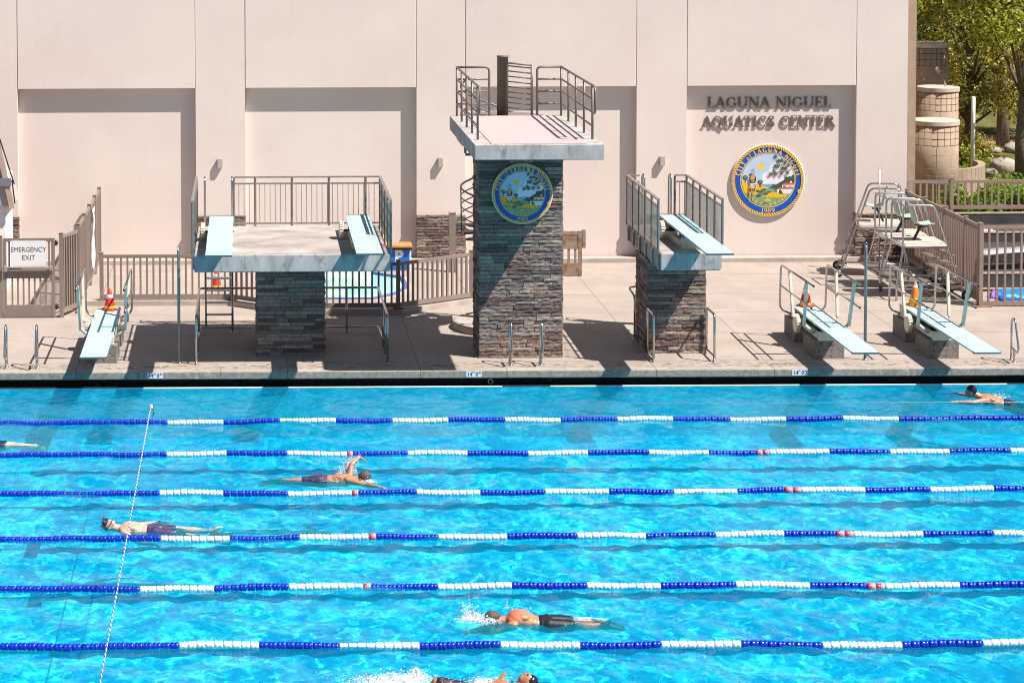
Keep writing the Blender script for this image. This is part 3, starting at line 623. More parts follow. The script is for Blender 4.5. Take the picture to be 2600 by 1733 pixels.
def seal(name, label, cx, yb, cz, Rr, stand):
    t = thing(name, label, 'city seal', (cx, yb, cz - Rr), 'round city seals'); yf = yb - stand
    q = MB(); q.lathe([(Rr * .985, yf + .0), (Rr, yf + .004), (Rr, yf + .022), (Rr * .97, yf + .03)], (cx, 0, cz), 'y', 72); 
    for sx in (-.5, .5):
        for sz in (-.5, .5): q.box(cx + sx * Rr - .015, cx + sx * Rr + .015, yf + .02, yb + .01, cz + sz * Rr - .015, cz + sz * Rr + .015)
    q.build('backing_disc', mat('seal_white', (.76, .74, .72), .5, var=.03), t)
    def M_(k): 
        if k not in SMATS: SMATS[k] = mat('seal_' + k, C_[k], .45, var=.05, vs=5)
        return SMATS[k]
    def flat(mb, poly, k):
        if len(poly) < 3: return
        v3 = [Vector((x, y, 0)) for x, y in poly]
        tri = tessellate_polygon([v3]); vs = [(cx + x * Rr, yf - .0016 - .0007 * k, cz + y * Rr) for x, y in poly]
        fs = []
        for a, b, c in tri:
            ar_ = (poly[b][0] - poly[a][0]) * (poly[c][1] - poly[a][1]) - (poly[c][0] - poly[a][0]) * (poly[b][1] - poly[a][1])
            if abs(ar_) > 1e-9: fs.append((a, b, c) if ar_ > 0 else (a, c, b))
        mb.add(vs, fs)
    def disc(r, n=72): return [(r * math.cos(2 * math.pi * i / n), r * math.sin(2 * math.pi * i / n)) for i in range(n)]
    q = MB(); flat(q, disc(.905), 1); q.build('blue_ring', M_('blue'), t)
    q = MB(); n = 96
    q.add([(cx + r_ * Rr * math.cos(2 * math.pi * i / n), yf - .004, cz + r_ * Rr * math.sin(2 * math.pi * i / n)) for r_ in (.905, .975) for i in range(n)], [(i, (i + 1) % n, n + (i + 1) % n, n + i) for i in range(n)])
    q.cur = 1
    for i in range(84):
        a = 2 * math.pi * i / 84; b, w_ = a + .045, .013
        q.add([(cx + r_ * Rr * math.cos(x), yf - .0052, cz + r_ * Rr * math.sin(x)) for r_, x in ((.912, a - w_), (.912, a + w_), (.968, b + w_), (.968, b - w_))], [(0, 1, 2, 3)])
    q.cur = 0                                                 # the knot where the rope's end is tied
    kx, ky = .86, -.31
    q.add([(cx + (kx + r_ * math.cos(2 * math.pi * i / 14)) * Rr, yf - .006, cz + (ky + r_ * 1.25 * math.sin(2 * math.pi * i / 14)) * Rr) for r_ in (.022, .052) for i in range(14)], [(i, (i + 1) % 14, 14 + (i + 1) % 14, 14 + i) for i in range(14)])
    q.build('rope_border', [M_('yellow'), M_('brown')], t)
    q = MB(); flat(q, disc(.752), 2); q.cur = 1; flat(q, disc(.728), 3); q.build('inner_band', [M_('yellow'), M_('brown')], t)
    q = MB(); keys = list(C_); 
    for k, (c, poly) in enumerate(SCENE):
        q.cur = keys.index(c); flat(q, clip(poly, .715), 5 + k * .35)
    q.build('picture', [M_(k) for k in keys], t)
    q = MB()
    def arcword(text, a0, a1, rad, h, sign=1, kx_=.86):
        gs = [glyph(c) for c in text]; tot = sum(w for _, w in gs) - .1; x = 0
        for c, (g, w) in zip(text, gs):
            a = R(a0 + (a1 - a0) * (x + w / 2 - .05) / tot)
            for k, p in enumerate(g):
                pp = []
                for u, v in p:
                    lx, ly = (u - w / 2 + .05) * h * kx_, v * h * (1 if sign > 0 else 1)
                    if sign > 0: rr = rad + ly; X, Y = rr * math.sin(a) + lx * math.cos(a), rr * math.cos(a) - lx * math.sin(a)
                    else: rr = rad - ly; X, Y = rr * math.sin(a) - lx * math.cos(a) * -1 * 1, -rr * math.cos(a) + lx * math.sin(a)
                    pp.append((X, Y))
                flat(q, pp, 8 + k * .15)
            x += w
    arcword('CITY of LAGUNA NIGUEL', -82, 83, .762, .138)
    gs = [glyph(c) for c in '1989']; x = -.19
    for g, w in gs:
        for k, p in enumerate(g): flat(q, [(x + u * .145 + v * .02, -.895 + v * .135) for u, v in p], 8 + k * .15)
        x += w * .155
    q.build('lettering', M_('yellow'), t)
    q = MB(); arcword('SEA COUNTRY', -50, 50, .70, .075, -1, .95); q.build('motto', M_('yellow'), t)
    # the motto lies over the picture
    t.children[-1].location.y -= .016
    return t
seal('city_seal', 'large round city seal below the bronze letters on the right wall bay', 13.225, YW + .22, 2.345, .935, .048)
seal('city_seal', 'smaller round city seal mounted on the front of the tall stone tower', 5.525, 1.165, 3.678, .617, .07)
# ------------------------------------------------------------------ picket railing used on the two 3 m platforms
def picket_rail(parent, p0, p1, z0, h, posts, name='railing', mat_=None, sp=.112, inset=.0, flip=False):
    """flat-bar railing from p0 to p1 (plan points): double top rail, bottom rail, posts, pickets"""
    mat_ = mat_ or RAILG; a, b = Vector((*p0, 0)), Vector((*p1, 0)); d = (b - a); n = d.length; u = d / n
    m = MB(); Z = lambda z: Vector((0, 0, z))
    m.bar(a + Z(z0 + h), b + Z(z0 + h), .06, .03); m.bar(a + Z(z0 + h - .14), b + Z(z0 + h - .14), .025, .035); m.bar(a + Z(z0 + .06), b + Z(z0 + .06), .025, .035)
    k = 1
    while k * sp < n - .03:
        q = a + u * (k * sp); m.bar(q + Z(z0 + .077), q + Z(z0 + h - .157), .014, .014); k += 1
    o = m.build(name, mat_, parent)
    for t in posts:
        q = a + u * (t * n); m = MB(); m.bar(q + Z(z0 - .0), q + Z(z0 + h - .016), .05, .012, up=u.cross(Vector((0, 0, 1)))); m.bar(q + Z(z0), q + Z(z0 + h - .0165), .012, .05, up=u.cross(Vector((0, 0, 1))))
        m.build('post', mat_, o).location = (0, 0, 0)
    return o
def slab(parent, x0, x1, y0, y1, z0, z1, top=None, name='slab'):
    m = MB(); m.box(x0, x1, y0, y1, z0, z1); o = m.build(name, CONC, parent, bevel=.018)
    m = MB(); m.box(x0 + .02, x1 - .02, y0 + .02, y1 - .02, z1 + .0005, z1 + .004); m.build('deck_surface', top or CONCTOP, parent)
    return o
def ladder(parent, x0, x1, yb, yt, zb, zt, htop, rung, mat_=STEEL, r=.021):
    m = MB()
    for x in (x0, x1):
        m.tube(rounded([(x, yb, zb), (x, yt, zt - .2), (x, yt, htop), (x, yt - .28, htop), (x, yt - .28, zt + .01)], .13), r, 8)
    o = m.build('ladder_rail', mat_, parent)
    z = zb + rung
    while z < zt - .05:
        m = MB(); t = (z - zb) / (zt - .2 - zb); y = yb + (yt - yb) * min(1, t); m.box(x0 + .015, x1 - .015, y - .045, y + .045, z - .018, z + .018); m.build('rung', mat_, parent); z += rung

# wide 3 m platform -------------------------------------------------------
p3 = thing('diving_platform', 'wide low concrete diving platform on one stone pillar carrying two aqua springboards', 'diving platform', (.85, 2.0, D))
pillar('stone_pillar', p3, .137, 1.537, 1.54, 3.5, D - .02, 2.249, 100)
slab(p3, -1.10, 2.785, .25, 4.04, 2.25, 2.6)
picket_rail(p3, (-.335, 4.02), (2.80, 4.02), 2.6, 1.06, (0, .148, .40, .654, .905))
picket_rail(p3, (2.815, 4.02), (2.815, .30), 2.6, 1.06, (0, .25, .5, .75, 1))
picket_rail(p3, (-1.13, .30), (-1.13, 4.02), 2.6, 1.06, (0, .25, .5, .75, 1))
for y in (.32, 1.23, 2.16, 3.09, 4.0):
    for x in (-1.118, 2.803):
        q = MB(); q.box(x - .016, x + .016, y - .03, y + .03, 2.30, 2.62); q.box(x - .022, x + .022, y - .012, y + .012, 2.36, 2.38); q.build('rail_bracket', RAILG, p3)
ladder(p3, -.955, -.372, 4.62, 4.2, D, 2.6, 3.66, .275)

# single-board platform ----------------------------------------------------
rp = thing('diving_platform', 'narrow concrete diving platform on a stone pillar carrying a single aqua springboard', 'diving platform', (8.75, 2.0, D))
pillar('stone_pillar', rp, 8.137, 9.344, 1.56, 2.89, D - .02, 2.249, 140)
slab(rp, 8.17, 9.36, .20, 4.0, 2.25, 2.6)
picket_rail(rp, (8.135, .30), (8.135, 4.0), 2.6, 1.06, (0, .2, .4, .6, .8, 1), sp=.105)
picket_rail(rp, (9.41, 4.0), (9.41, .30), 2.6, 1.06, (0, .2, .4, .6, .8, 1), sp=.105)
picket_rail(rp, (8.135, 4.02), (8.40, 4.02), 2.6, 1.06, (), sp=.105)
picket_rail(rp, (9.16, 4.02), (9.41, 4.02), 2.6, 1.06, (0,), sp=.105)
for y in (.35, 1.05, 1.8, 2.55, 3.3, 3.95):
    for x in (8.15, 9.38):
        q = MB(); q.box(x - .018, x + .018, y - .04, y + .04, 2.26, 2.64); q.box(x - .03, x + .03, y - .012, y + .012, 2.52, 2.545); q.build('rail_bracket', RAILG, rp)
ladder(rp, 8.495, 9.07, 4.55, 4.25, D, 2.6, 3.67, .275)

# springboards -------------------------------------------------------------
def board_parts(t):
    m = MB(); n = 12; W_ = .252
    pr = [(-.0, .028), (1.2, .034), (2.8, .042), (3.9, .042), (5.0, .032)]
    for (ya, ha), (yb, hb) in zip(pr, pr[1:]):
        vs = [(-W_, ya, 0), (W_, ya, 0), (W_, ya, -ha), (-W_, ya, -ha), (-W_, yb, 0), (W_, yb, 0), (W_, yb, -hb), (-W_, yb, -hb)]
        fs = [(4, 5, 1, 0), (2, 6, 7, 3), (1, 5, 6, 2), (4, 0, 3, 7)]
        if ya == pr[0][0]: fs.append((0, 1, 2, 3))
        if yb == 5.0: fs.append((5, 4, 7, 6))
        m.add(vs, fs)
    b = m.build('board', BOARD, t)
    m = MB(); m.box(-.254, .254, -.012, -.001, -.034, -.003); m.box(-.256, -.2521, -.012, .12, -.034, .002); m.box(.2521, .256, -.012, .12, -.034, .002); m.build('tip_strip', mat('board_tip', (.045, .12, .14), .5), b)
    m = MB(); m.box(-.24, .24, 4.985, 5.02, -.05, .006); m.build('rear_clamp', mat('board_tip', (.05, .13, .15), .5), b)
    return b
def wheel_parts(t, y, z):
    q = MB(); n = 22; vs = []
    prof = [(.10, -.43), (.175, -.425), (.185, -.41), (.185, -.335), (.165, -.33), (.08, -.345), (.08, -.40), (.10, -.405)]
    q.lathe([(.02, -.425), (.15, -.425), (.183, -.415), (.183, -.335), (.16, -.328), (.02, -.34)], (0, y, z), 'x', 28, False)
    for k in range(n):
        a = 2 * math.pi * k / n; d = Vector((0, math.cos(a), math.sin(a))); c = Vector((-.375, y, z)) + d * .184
        q.bar(c - Vector((.036, 0, 0)), c + Vector((.036, 0, 0)), .018, .02, up=d)
    w = q.build('adjusting_wheel', CREAM, t)
    q = MB(); q.lathe([(.022, -.34), (.022, .26)], (0, y, z), 'x', 10); q.build('axle', BLACK, w)
    q = MB(); q.lathe([(.05, -.24), (.065, -.22), (.065, .22), (.05, .24)], (0, y, z + .06), 'x', 14); q.build('fulcrum_roller', BLACK, t)
sb = thing('springboard', 'aqua springboard at the left end of the wide platform, fully in sun', 'springboard', (-.585, -1.89, 2.95), 'aqua springboards', False)
board_parts(sb); wheel_parts(sb, 4.0, -.17)
q = MB(); q.box(-.22, -.10, 2.7, 4.4, -.349, -.22); q.box(.10, .22, 2.7, 4.4, -.349, -.22); q.box(-.22, .22, 2.62, 2.78, -.3485, -.12); q.build('stand', CREAM, sb, bevel=.01)
q = MB(); q.box(-.2, .2, 4.66, 4.94, -.3485, -.05); q.build('rear_anchor', CREAM, sb, bevel=.01)
q = MB(); q.bar((-.12, 3.3, -.20), (.12, 3.3, -.20), .3, .1); q.build('fulcrum_box', BLACK, sb)
dup(sb, (2.285, -1.77, 2.95), 'aqua springboard at the right end of the wide platform, crossed by railing shadows')
dup(sb, (8.90, -1.96, 2.95), 'aqua springboard alone on the narrow platform right of the tower')

# low 1 m springboards with their rails and concrete blocks -----------------
lb = thing('low_springboard', 'low aqua springboard with side rails near the left gate', 'springboard', (-2.985, -1.80, 1.0), 'low springboards by the pool edge', False)
board_parts(lb); wheel_parts(lb, 3.9, -.20)
q = MB(); q.box(-.31, .30, 2.66, 3.62, -.71, -.325); q.build('concrete_block', BLOCK, lb, bevel=.02)
q = MB(); q.box(-.31, .30, 4.35, 5.28, -.71, -.27); q.build('concrete_block', BLOCK, lb, bevel=.02)
q = MB(); q.box(-.235, -.165, 2.7, 5.0, -.30, -.17); q.box(.165, .235, 2.7, 5.0, -.30, -.17); q.box(-.235, .235, 2.66, 2.76, -.324, -.14); q.box(-.2, .2, 3.4, 3.7, -.29, -.2); q.build('stand', CREAM, lb, bevel=.012)
q = MB(); q.box(-.24, .24, 4.78, 5.02, -.269, -.045); q.build('rear_anchor', CREAM, lb, bevel=.012)
q = MB(); q.box(-.15, .15, 3.2, 4.3, -.22, -.09); q.build('fulcrum_box', BLACK, lb)
for s in (-1, 1):
    q = MB(); X = s * .485
    q.tube(rounded([(s * .25, 4.95, -.2), (X, 4.95, -.1), (X, 4.86, .86), (X, 2.1, .90)], .12), .0215, 10)
    q.tube([(X, 4.89, .42), (X, 2.25, .43)], .0195, 10)
    rl = q.build('handrail', STEEL, lb)
    q = MB()
    for z in (.90, ): q.lathe([(.024, -.03), (.024, .012)], (X, 2.1, z), 'y', 10)
    q.lathe([(.022, -.03), (.022, .012)], (X, 2.25, .43), 'y', 10); q.build('rubber_cap', BLACK, rl)
    for yy, y2, m_ in ((4.1, 3.85, CREAM), (2.65, 2.95, MINT)):
        q = MB(); P_ = [(X, yy, .875), (X * .94, y2, -.06), (s * .25, y2, -.22)]; up_ = (1, 0, 0)
        q.bar(P_[0], P_[1], .085, .05, up_); q.bar(P_[1], P_[2], .085, .05, (0, 1, 0)) if False else q.tube([Vector(P_[1]) + Vector((0, 0, .02)), P_[2]], .034, 8)
        q.build('rail_support', m_, lb)
lb2 = dup(lb, (11.735, -1.72, 1.0), 'low aqua springboard left of the right pole, a red cone on its back')
dup(lb, (14.045, -1.75, 1.0), 'rightmost low aqua springboard, an orange cone on its back')

# traffic cones --------------------------------------------------------------
def cone(label, loc, body, bands, h, tilt=0, shape=1.):
    t = thing('traffic_cone', label, 'traffic cone', loc, 'traffic cones', False); t.rotation_euler = (0, tilt, .4)
    q = MB(); s = .145 * shape; q.prism(rounded_sq(s, .03), 0, .03); q.build('base', body, t)
    rad = lambda z: .105 * shape * (1 - (z - .03) / (h - .03)) + .026
    lv = [.03] + [b for z0, z1, _ in bands for b in (z0, z1)] + [h]
    q = MB(); q.lathe([(rad(.03), .03)] + [(rad(z), z) for z in (.1, .2, .3)if z < h] + [(rad(h), h), (rad(h) - .01, h + .002)], (0, 0, 0), 'z', 20); q.build('body', body, t)
    for z0, z1, m_ in bands:
        q = MB(); q.lathe([(rad(z0) + .002, z0), (rad(z1) + .002, z1)], (0, 0, 0), 'z', 20); q.build('band', m_, t)
    return t
def rounded_sq(s, r):
    return [(x * (s - r) + r * math.cos(R(a + k * 22.5)), y * (s - r) + r * math.sin(R(a + k * 22.5))) for x, y, a in ((1, 1, 0), (-1, 1, 90), (-1, -1, 180), (1, -1, 270)) for k in range(5)]
cone('red traffic cone standing on the back of the left low springboard', (-2.95, 2.93, 1.0), CONE, [(.035, .10, CONEY), (.25, .33, CONEW)], .45)
cone('red traffic cone on the low springboard beside the right pole', (11.74, 2.98, 1.0), CONE, [(.035, .085, CONEY), (.27, .36, CONEW)], .47)
cone('slim orange traffic cone with yellow foot on the rightmost low springboard', (14.05, 3.0, 1.0), CONEO, [(.04, .17, CONEY), (.37, .43, CONEW)], .50, .03)
cone('red traffic cone on the ground behind the fence and platform ladder', (-.79, 9.2, D), CONE, [(.035, .09, CONEY), (.28, .36, CONEW)], .50)

# 5 m tower -------------------------------------------------------------------
tw = thing('diving_tower', 'tall stone diving tower with overhanging concrete slab, pipe railings and spiral stair', 'diving tower', (5.5, 1.8, D))
pillar('stone_pillar', tw, 4.663, 6.36, 1.18, 2.43, D - .02, 4.679, 200)
m = MB(); m.box(4.30, 6.775, -1.50, 3.85, 4.68, 4.98); m.build('slab', CONC, tw, bevel=.015)
m = MB(); m.box(4.63, 6.45, -1.47, 3.7, 4.981, 4.992); m.build('landing_pad', PAD, tw)
Z5 = 4.98; zs = (.265, .53, .79, 1.05)
def post_(x, y, parent, z1=1.05): q = MB(); q.tube([(x, y, Z5 - .01), (x, y, Z5 + z1)], .024, 10); q.build('post', RAILB, parent)
def flank(X, s):
    q = MB()
    q.tube(rounded([(X, 3.75, Z5 + 1.05), (X, -1.02, Z5 + 1.05), (X, -1.02, Z5 + .53), (X, -.66, Z5 + .53)], .16), .025, 10)
    for z in zs[:-1]: q.tube([(X, 3.75, Z5 + z), (X, -.66, Z5 + z)], .021, 8)
    o = q.build('side_railing', RAILB, tw)
    for y in (3.75, 2.65, 1.57, .45, -.66): post_(X, y, o)
flank(4.445, -1); flank(6.672, 1)
q = MB(); q.tube(rounded([(4.445, 3.75, Z5 + 1.05), (5.135, 3.75, Z5 + 1.05), (5.135, 3.75, Z5 - .01)], .1), .025, 10)
for z in zs[:-1]: q.tube([(4.445, 3.75, Z5 + z), (5.135, 3.75, Z5 + z)], .021, 8)
q.build('back_railing', RAILB, tw)
q = MB(); q.tube(rounded([(6.672, 3.75, Z5 + 1.05), (6.16, 3.75, Z5 + 1.05), (6.16, 3.75, Z5 - .01)], .08), .025, 10)
for z in zs[:-1]: q.tube([(6.672, 3.75, Z5 + z), (6.16, 3.75, Z5 + z)], .021, 8)
q.build('back_railing', RAILB, tw)
q = MB(); q.tube([(6.05, 3.8, Z5 + .02), (6.05, 3.8, Z5 + 1.08)], .026, 10); q.tube(rounded([(6.05, 3.8, Z5 + 1.08), (5.55, 4.0, Z5 + 1.12), (5.55, 4.02, Z5 + .06)], .05), .022, 10)
for k in range(9): q.tube([(6.05, 3.8, Z5 + .12 + k * .112), (5.55, 4.01, Z5 + .16 + k * .112)], .014, 8)
q.build('gate', RAILB, tw)
CX, CY = 5.48, 4.28
q = MB(); q.lathe([(.122, D), (.122, 6.20), (.128, 6.20), (.128, 6.235)], (CX, CY, 0), 'z', 24); q.build('stair_column', RAILB, tw)
q = MB(); q.lathe([(1.06, D - .02), (1.06, D + .17), (1.02, D + .19)], (CX, CY, 0), 'z', 40, False); q.build('stair_base', CURB, tw)
nst = 20; h0 = D + .19; rise = (Z5 - h0) / (nst + 1); A0 = 250; AS = 35.3
for k in range(nst):
    a = A0 + k * AS; z = h0 + rise * (k + 1); pts = [(CX + r_ * math.cos(R(a + e)), CY + r_ * math.sin(R(a + e))) for r_, e in ((.12, -8), (.86, -15), (.88, 0), (.86, 15), (.12, 8))]
    q = MB(); q.prism(pts, z - .045, z); q.build('stair_tread', RAILB, tw)
q = MB()
for off, r_ in ((.95, .021), (.75, .014), (.55, .014), (.35, .014), (.15, .014)):
    q.tube([(CX + .9 * math.cos(R(A0 + t * AS / 4)), CY + .9 * math.sin(R(A0 + t * AS / 4)), h0 + rise * (1 + t / 4) + off) for t in range(4 * nst - 2)], r_, 6)
for k in range(0, nst, 2): a = R(A0 + k * AS); q.tube([(CX + .88 * math.cos(a), CY + .88 * math.sin(a), h0 + rise * (k + 1) - .04), (CX + .9 * math.cos(a), CY + .9 * math.sin(a), h0 + rise * (k + 1) + .95)], .014, 6)
q.build('stair_railing', RAILB, tw)
q = MB(); q.bar((4.34, 1.2, 4.66), (4.34, 2.4, 4.66), .05, .03); q.bar((4.42, 1.6, 4.45), (4.42, 1.6, 4.67), .05, .03); q.bar((4.42, 1.6, 4.42), (4.68, 1.6, 4.42), .05, .05); q.build('slab_bracket', RAILB, tw)

q = MB(); q.prism([(CX, CY - .42)] + [(CX + .92 * math.cos(R(a)), CY + .92 * math.sin(R(a))) for a in range(-15, 200, 12)] + [(CX - .3, CY - .42)], 4.86, 4.93); q.build('stair_landing', RAILB, tw)
# ------------------------------------------------------------------ pipe guard rails round the pillars
def guard(label, *tubes, group=None):
    P0 = tubes[0][0][0]; t = thing('guard_rail', label, 'guard rail', (P0[0], P0[1], D), group)
    for nm, segs in (('pipe', tubes),):
        q = MB()
        for pts, r_ in segs: q.tube(rounded(pts, .12), r_, 10)
        q.build('pipe_frame', STEEL, t)
    q = MB()
    for pts, r_ in tubes:
        for p in (pts[0], pts[-1]):
            if abs(p[2] - D) < .02: q.lathe([(.05, D), (.05, D + .012), (.03, D + .02)], (p[0], p[1], 0), 'z', 12)
    if q.v: q.build('foot_plate', STEEL, t)
    return t
guard('bent pipe guard rail around the left side of the wide platform pillar', ([(-1.08, .70, D), (-1.08, .70, 1.29), (-1.08, 3.95, 1.27), (.15, 3.95, 1.27)], .024), ([(-1.08, 3.2, D), (-1.08, 3.2, 1.26)], .022), ([(-.375, 3.95, D), (-.375, 3.95, 1.26)], .022), ([(-1.08, .74, .60), (-1.08, 3.95, .42), (.05, 3.95, .42)], .02), ([(-1.08, 1.7, D), (-1.08, 1.7, 1.27)], .022), group='pipe guard rails')
guard('bent pipe guard rail around the right side of the wide platform pillar', ([(2.77, .70, D), (2.77, .70, 1.29), (2.77, 3.95, 1.27), (1.52, 3.95, 1.27)], .024), ([(2.77, 2.2, D), (2.77, 2.2, 1.27)], .022), ([(2.09, 3.95, D), (2.09, 3.95, 1.26)], .022), ([(2.77, .74, .60), (2.77, 3.95, .42), (1.52, 3.95, .42)], .02), ([(2.77, 1.45, D), (2.77, 1.45, 1.27)], .022), group='pipe guard rails')
guard('short hooped guard rail at the left front of the narrow platform pillar', ([(8.13, 1.45, D), (8.13, 1.45, 1.27), (8.13, .72, 1.27), (8.13, .72, D)], .024), ([(8.13, 1.45, .42), (8.13, .72, .42)], .02), group='pipe guard rails')
guard('short hooped guard rail at the right front of the narrow platform pillar', ([(9.352, 1.50, D), (9.352, 1.50, 1.27), (9.352, .72, 1.27), (9.352, .72, D)], .024), ([(9.352, 1.50, .42), (9.352, .72, .42)], .02), group='pipe guard rails')
guard('hooked pipe guard rail behind the left edge of the narrow platform pillar', ([(8.14, 3.03, D), (8.14, 3.03, 1.22), (8.06, 3.4, 1.35), (8.45, 3.5, 1.35)], .024), group='pipe guard rails')

# looped pool ladder rails -------------------------------------------------------
gr0 = thing('pool_handrail', 'looped steel handrail at the far left of the pool edge', 'handrail', (-4.883, .40, D), 'looped handrails at the pool edge', False)
q = MB(); q.tube(rounded([(0, .16, 0), (0, .16, .78), (0, .08, .87), (0, -.05, .85), (0, -.28, .30), (0, -.20, .22), (0, .16, .26)], .09, 6), .021, 12); q.tube([(0, -.02, 0), (0, -.02, .24)], .021, 12); q.build('rail_loop', STEEL, gr0)
q = MB(); q.lathe([(.045, 0), (.045, .012), (.026, .022)], (0, .16, 0), 'z', 14); q.lathe([(.045, 0), (.045, .012), (.026, .022)], (0, -.02, 0), 'z', 14); q.build('escutcheon', STEEL, gr0)
dup(gr0, (-4.266, .40, D), 'second looped handrail from the left, beside the left low springboard')
dup(gr0, (5.224, .50, D), 'left one of two looped handrails in front of the stone tower')
dup(gr0, (5.839, .50, D), 'right one of two looped handrails in front of the stone tower')
dup(gr0, (15.345, .60, D), 'looped steel handrail right of the last low springboard')

# line poles ----------------------------------------------------------------------
pl = thing('line_pole', 'slim grey pole at the pool edge left of the wide platform', 'pole', (-1.43, .80, D), 'slim poles at the pool edge', False)
q = MB(); q.lathe([(.03, 0), (.03, 2.28), (.022, 2.32)], (0, 0, 0), 'z', 14); q.build('pole_tube', mat('pole_grey_green', (.24, .27, .265), .4, .5, var=.15), pl)
q = MB(); q.tube(arc((0, 0, 2.35), .03, 0, 360, 12, (1, 0, 0), (0, 0, 1))[:-1], .007, 6, True); q.build('eye', STEEL, pl)
q = MB(); q.lathe([(.055, 0), (.055, .015), (.034, .03)], (0, 0, 0), 'z', 14); q.build('foot', STEEL, pl)
dup(pl, (12.42, .84, D), 'slim grey pole at the pool edge between the right low springboards')
# ------------------------------------------------------------------ fences
def fence(name, label, pts, z0, h, mat_, sp=.128, posts=None, pw=.045, bot=.10, post_w=.09, cat='fence', group=None, caps=True, postmat=None, raise_=0.):
    t = thing(name, label, cat, (pts[0][0], pts[0][1], z0), group); q = MB()
    for (xa, ya), (xb, yb) in zip(pts, pts[1:]):
        a, b = Vector((xa, ya, 0)), Vector((xb, yb, 0)); d = b - a; n = d.length; u = d / n
        e = u * (post_w / 2 + .001)
        for z, hh in ((z0 + h - .05, .075), (z0 + bot + .05, .10)): q.bar(a + e + Vector((0, 0, z)), b - e + Vector((0, 0, z)), .05, hh)
        k = max(1, round(n / sp))
        for i in range(1, k): c = a + d * (i / k); q.bar(c + Vector((0, 0, z0 + bot + .101)), c + Vector((0, 0, z0 + h - .088)), pw, .042, up=u.cross(Vector((0, 0, 1))))
    q.build('picket_panel', mat_, t)
    for x, y in (posts or pts):
        q = MB(); w = post_w / 2; q.box(x - w, x + w, y - w, y + w, z0 - .02, z0 + h + .03); q.box(x - w - .008, x + w + .008, y - w - .008, y + w + .008, z0 + h + .031, z0 + h + .045); q.build('post', postmat or mat_, t, bevel=.004)
    return t
# left gate
g = thing('exit_gate', 'taupe metal gate with EMERGENCY EXIT sign and push bar at the far left', 'gate', (-4.92, 5.7, D))
q = MB(); y0, y1 = 5.675, 5.725
q.box(-5.50, -5.42, y0, y1, D + .02, 2.10); q.box(-4.42, -4.34, y0, y1, D + .02, 2.10); q.box(-5.418, -4.422, y0 + .002, y1 - .002, 2.02, 2.10); q.box(-5.418, -4.422, y0 + .004, y1 - .004, 1.20, 1.46); q.box(-5.418, -4.422, y0 + .004, y1 - .004, D + .02, .60); q.build('gate_frame', FENCE, g, bevel=.004)
q = MB()
for k in range(7): x = -5.42 + .125 * (k + 1); q.box(x - .02, x + .02, y0 + .012, y1 - .012, .60, 1.20)
for x in (-5.36, -4.47): q.box(x - .02, x + .02, y0 + .012, y1 - .012, 1.46, 2.02)
q.build('gate_pickets', FENCE, g)
q = MB(); q.box(-5.42, -4.40, y0 - .085, y0 - .03, 1.41, 1.47); q.box(-5.48, -5.40, y0 - .09, y0 - .001, 1.36, 1.49); q.box(-4.46, -4.38, y0 - .09, y0 - .001, 1.38, 1.48); q.build('push_bar', mat('push_bar_metal', (.40, .33, .30), .4, .4), g, bevel=.008)
q = MB(); q.box(-5.38, -5.07, y0 - .089, y0 - .0855, 1.425, 1.445); q.build('bar_label', BLACK, g)
q = MB()
for z in (.5, 1.93): q = MB(); q.lathe([(.022, z), (.022, z + .12)], (-4.315, 5.70, 0), 'z', 10); q.box(-4.339, -4.27, 5.69, 5.71, z + .02, z + .1); q.build('hinge', BLACK, g)
q = MB(); q.box(-5.318, -4.53, y0 - .014, y0 - .004, 1.485, 2.045); s_ = q.build('sign_panel', WHITEP, g)
q = MB(); put_text(q, 'EMERGENCY', .15, (-4.925, y0 - .016, 1.845), .001, sx=.93); put_text(q, 'EXIT', .15, (-4.925, y0 - .016, 1.665), .001, sx=.97); q.build('sign_lettering', DARKTXT, s_)
# left fences
fence('metal_fence', 'narrow taupe fence strip between the exit gate and the tall corner post', [(-4.20, 5.72), (-3.89, 6.55)], D, 1.86, FENCE, postmat=FENCE, posts=[(-4.20, 5.72)])
fence('metal_fence', 'short taupe fence end left of the exit gate at the left picture edge', [(-5.56, 5.72), (-6.6, 5.72)], D, 1.80, FENCE, group=None)
fence('metal_fence', 'tall taupe picket fence running back from the gate to the left wall bay', [(-3.89, 6.60), (-3.87, 8.2), (-3.85, 9.75), (-3.83, 11.3), (-3.81, 12.75)], D, 1.93, FENCE)
cb = MB()
def ribbon(mb, pts, w, z0, z1):
    for i, (a, b) in enumerate(zip(pts, pts[1:])):
        a, b = Vector((*a, 0)), Vector((*b, 0)); u = (b - a).normalized(); n = Vector((-u.y, u.x, 0)) * w / 2; e = u * (w * .25 if i < len(pts) - 2 else 0); z = z1 - .003 * (i % 2)
        mb.prism([((a - n).x, (a - n).y), ((b + e - n).x, (b + e - n).y), ((b + e + n).x, (b + e + n).y), ((a + n).x, (a + n).y)], z0, z)
spa_line = [(-3.40, 7.20), (-.42, 7.16), (1.0, 5.98), (3.33, 5.98), (5.10, 7.25)]
ribbon(cb, [(-3.9, 7.20)] + spa_line[1:], .26, D - .03, D + .115)
tag(cb.build('concrete_curb', CURB), 'low rust stained concrete curb under the picket fence around the small pool', 'curb')
fence('metal_fence', 'low taupe picket fence bending around the small pool behind the platforms', spa_line, D + .115, 1.06, FENCE, sp=.15, bot=.03, postmat=FENCE)
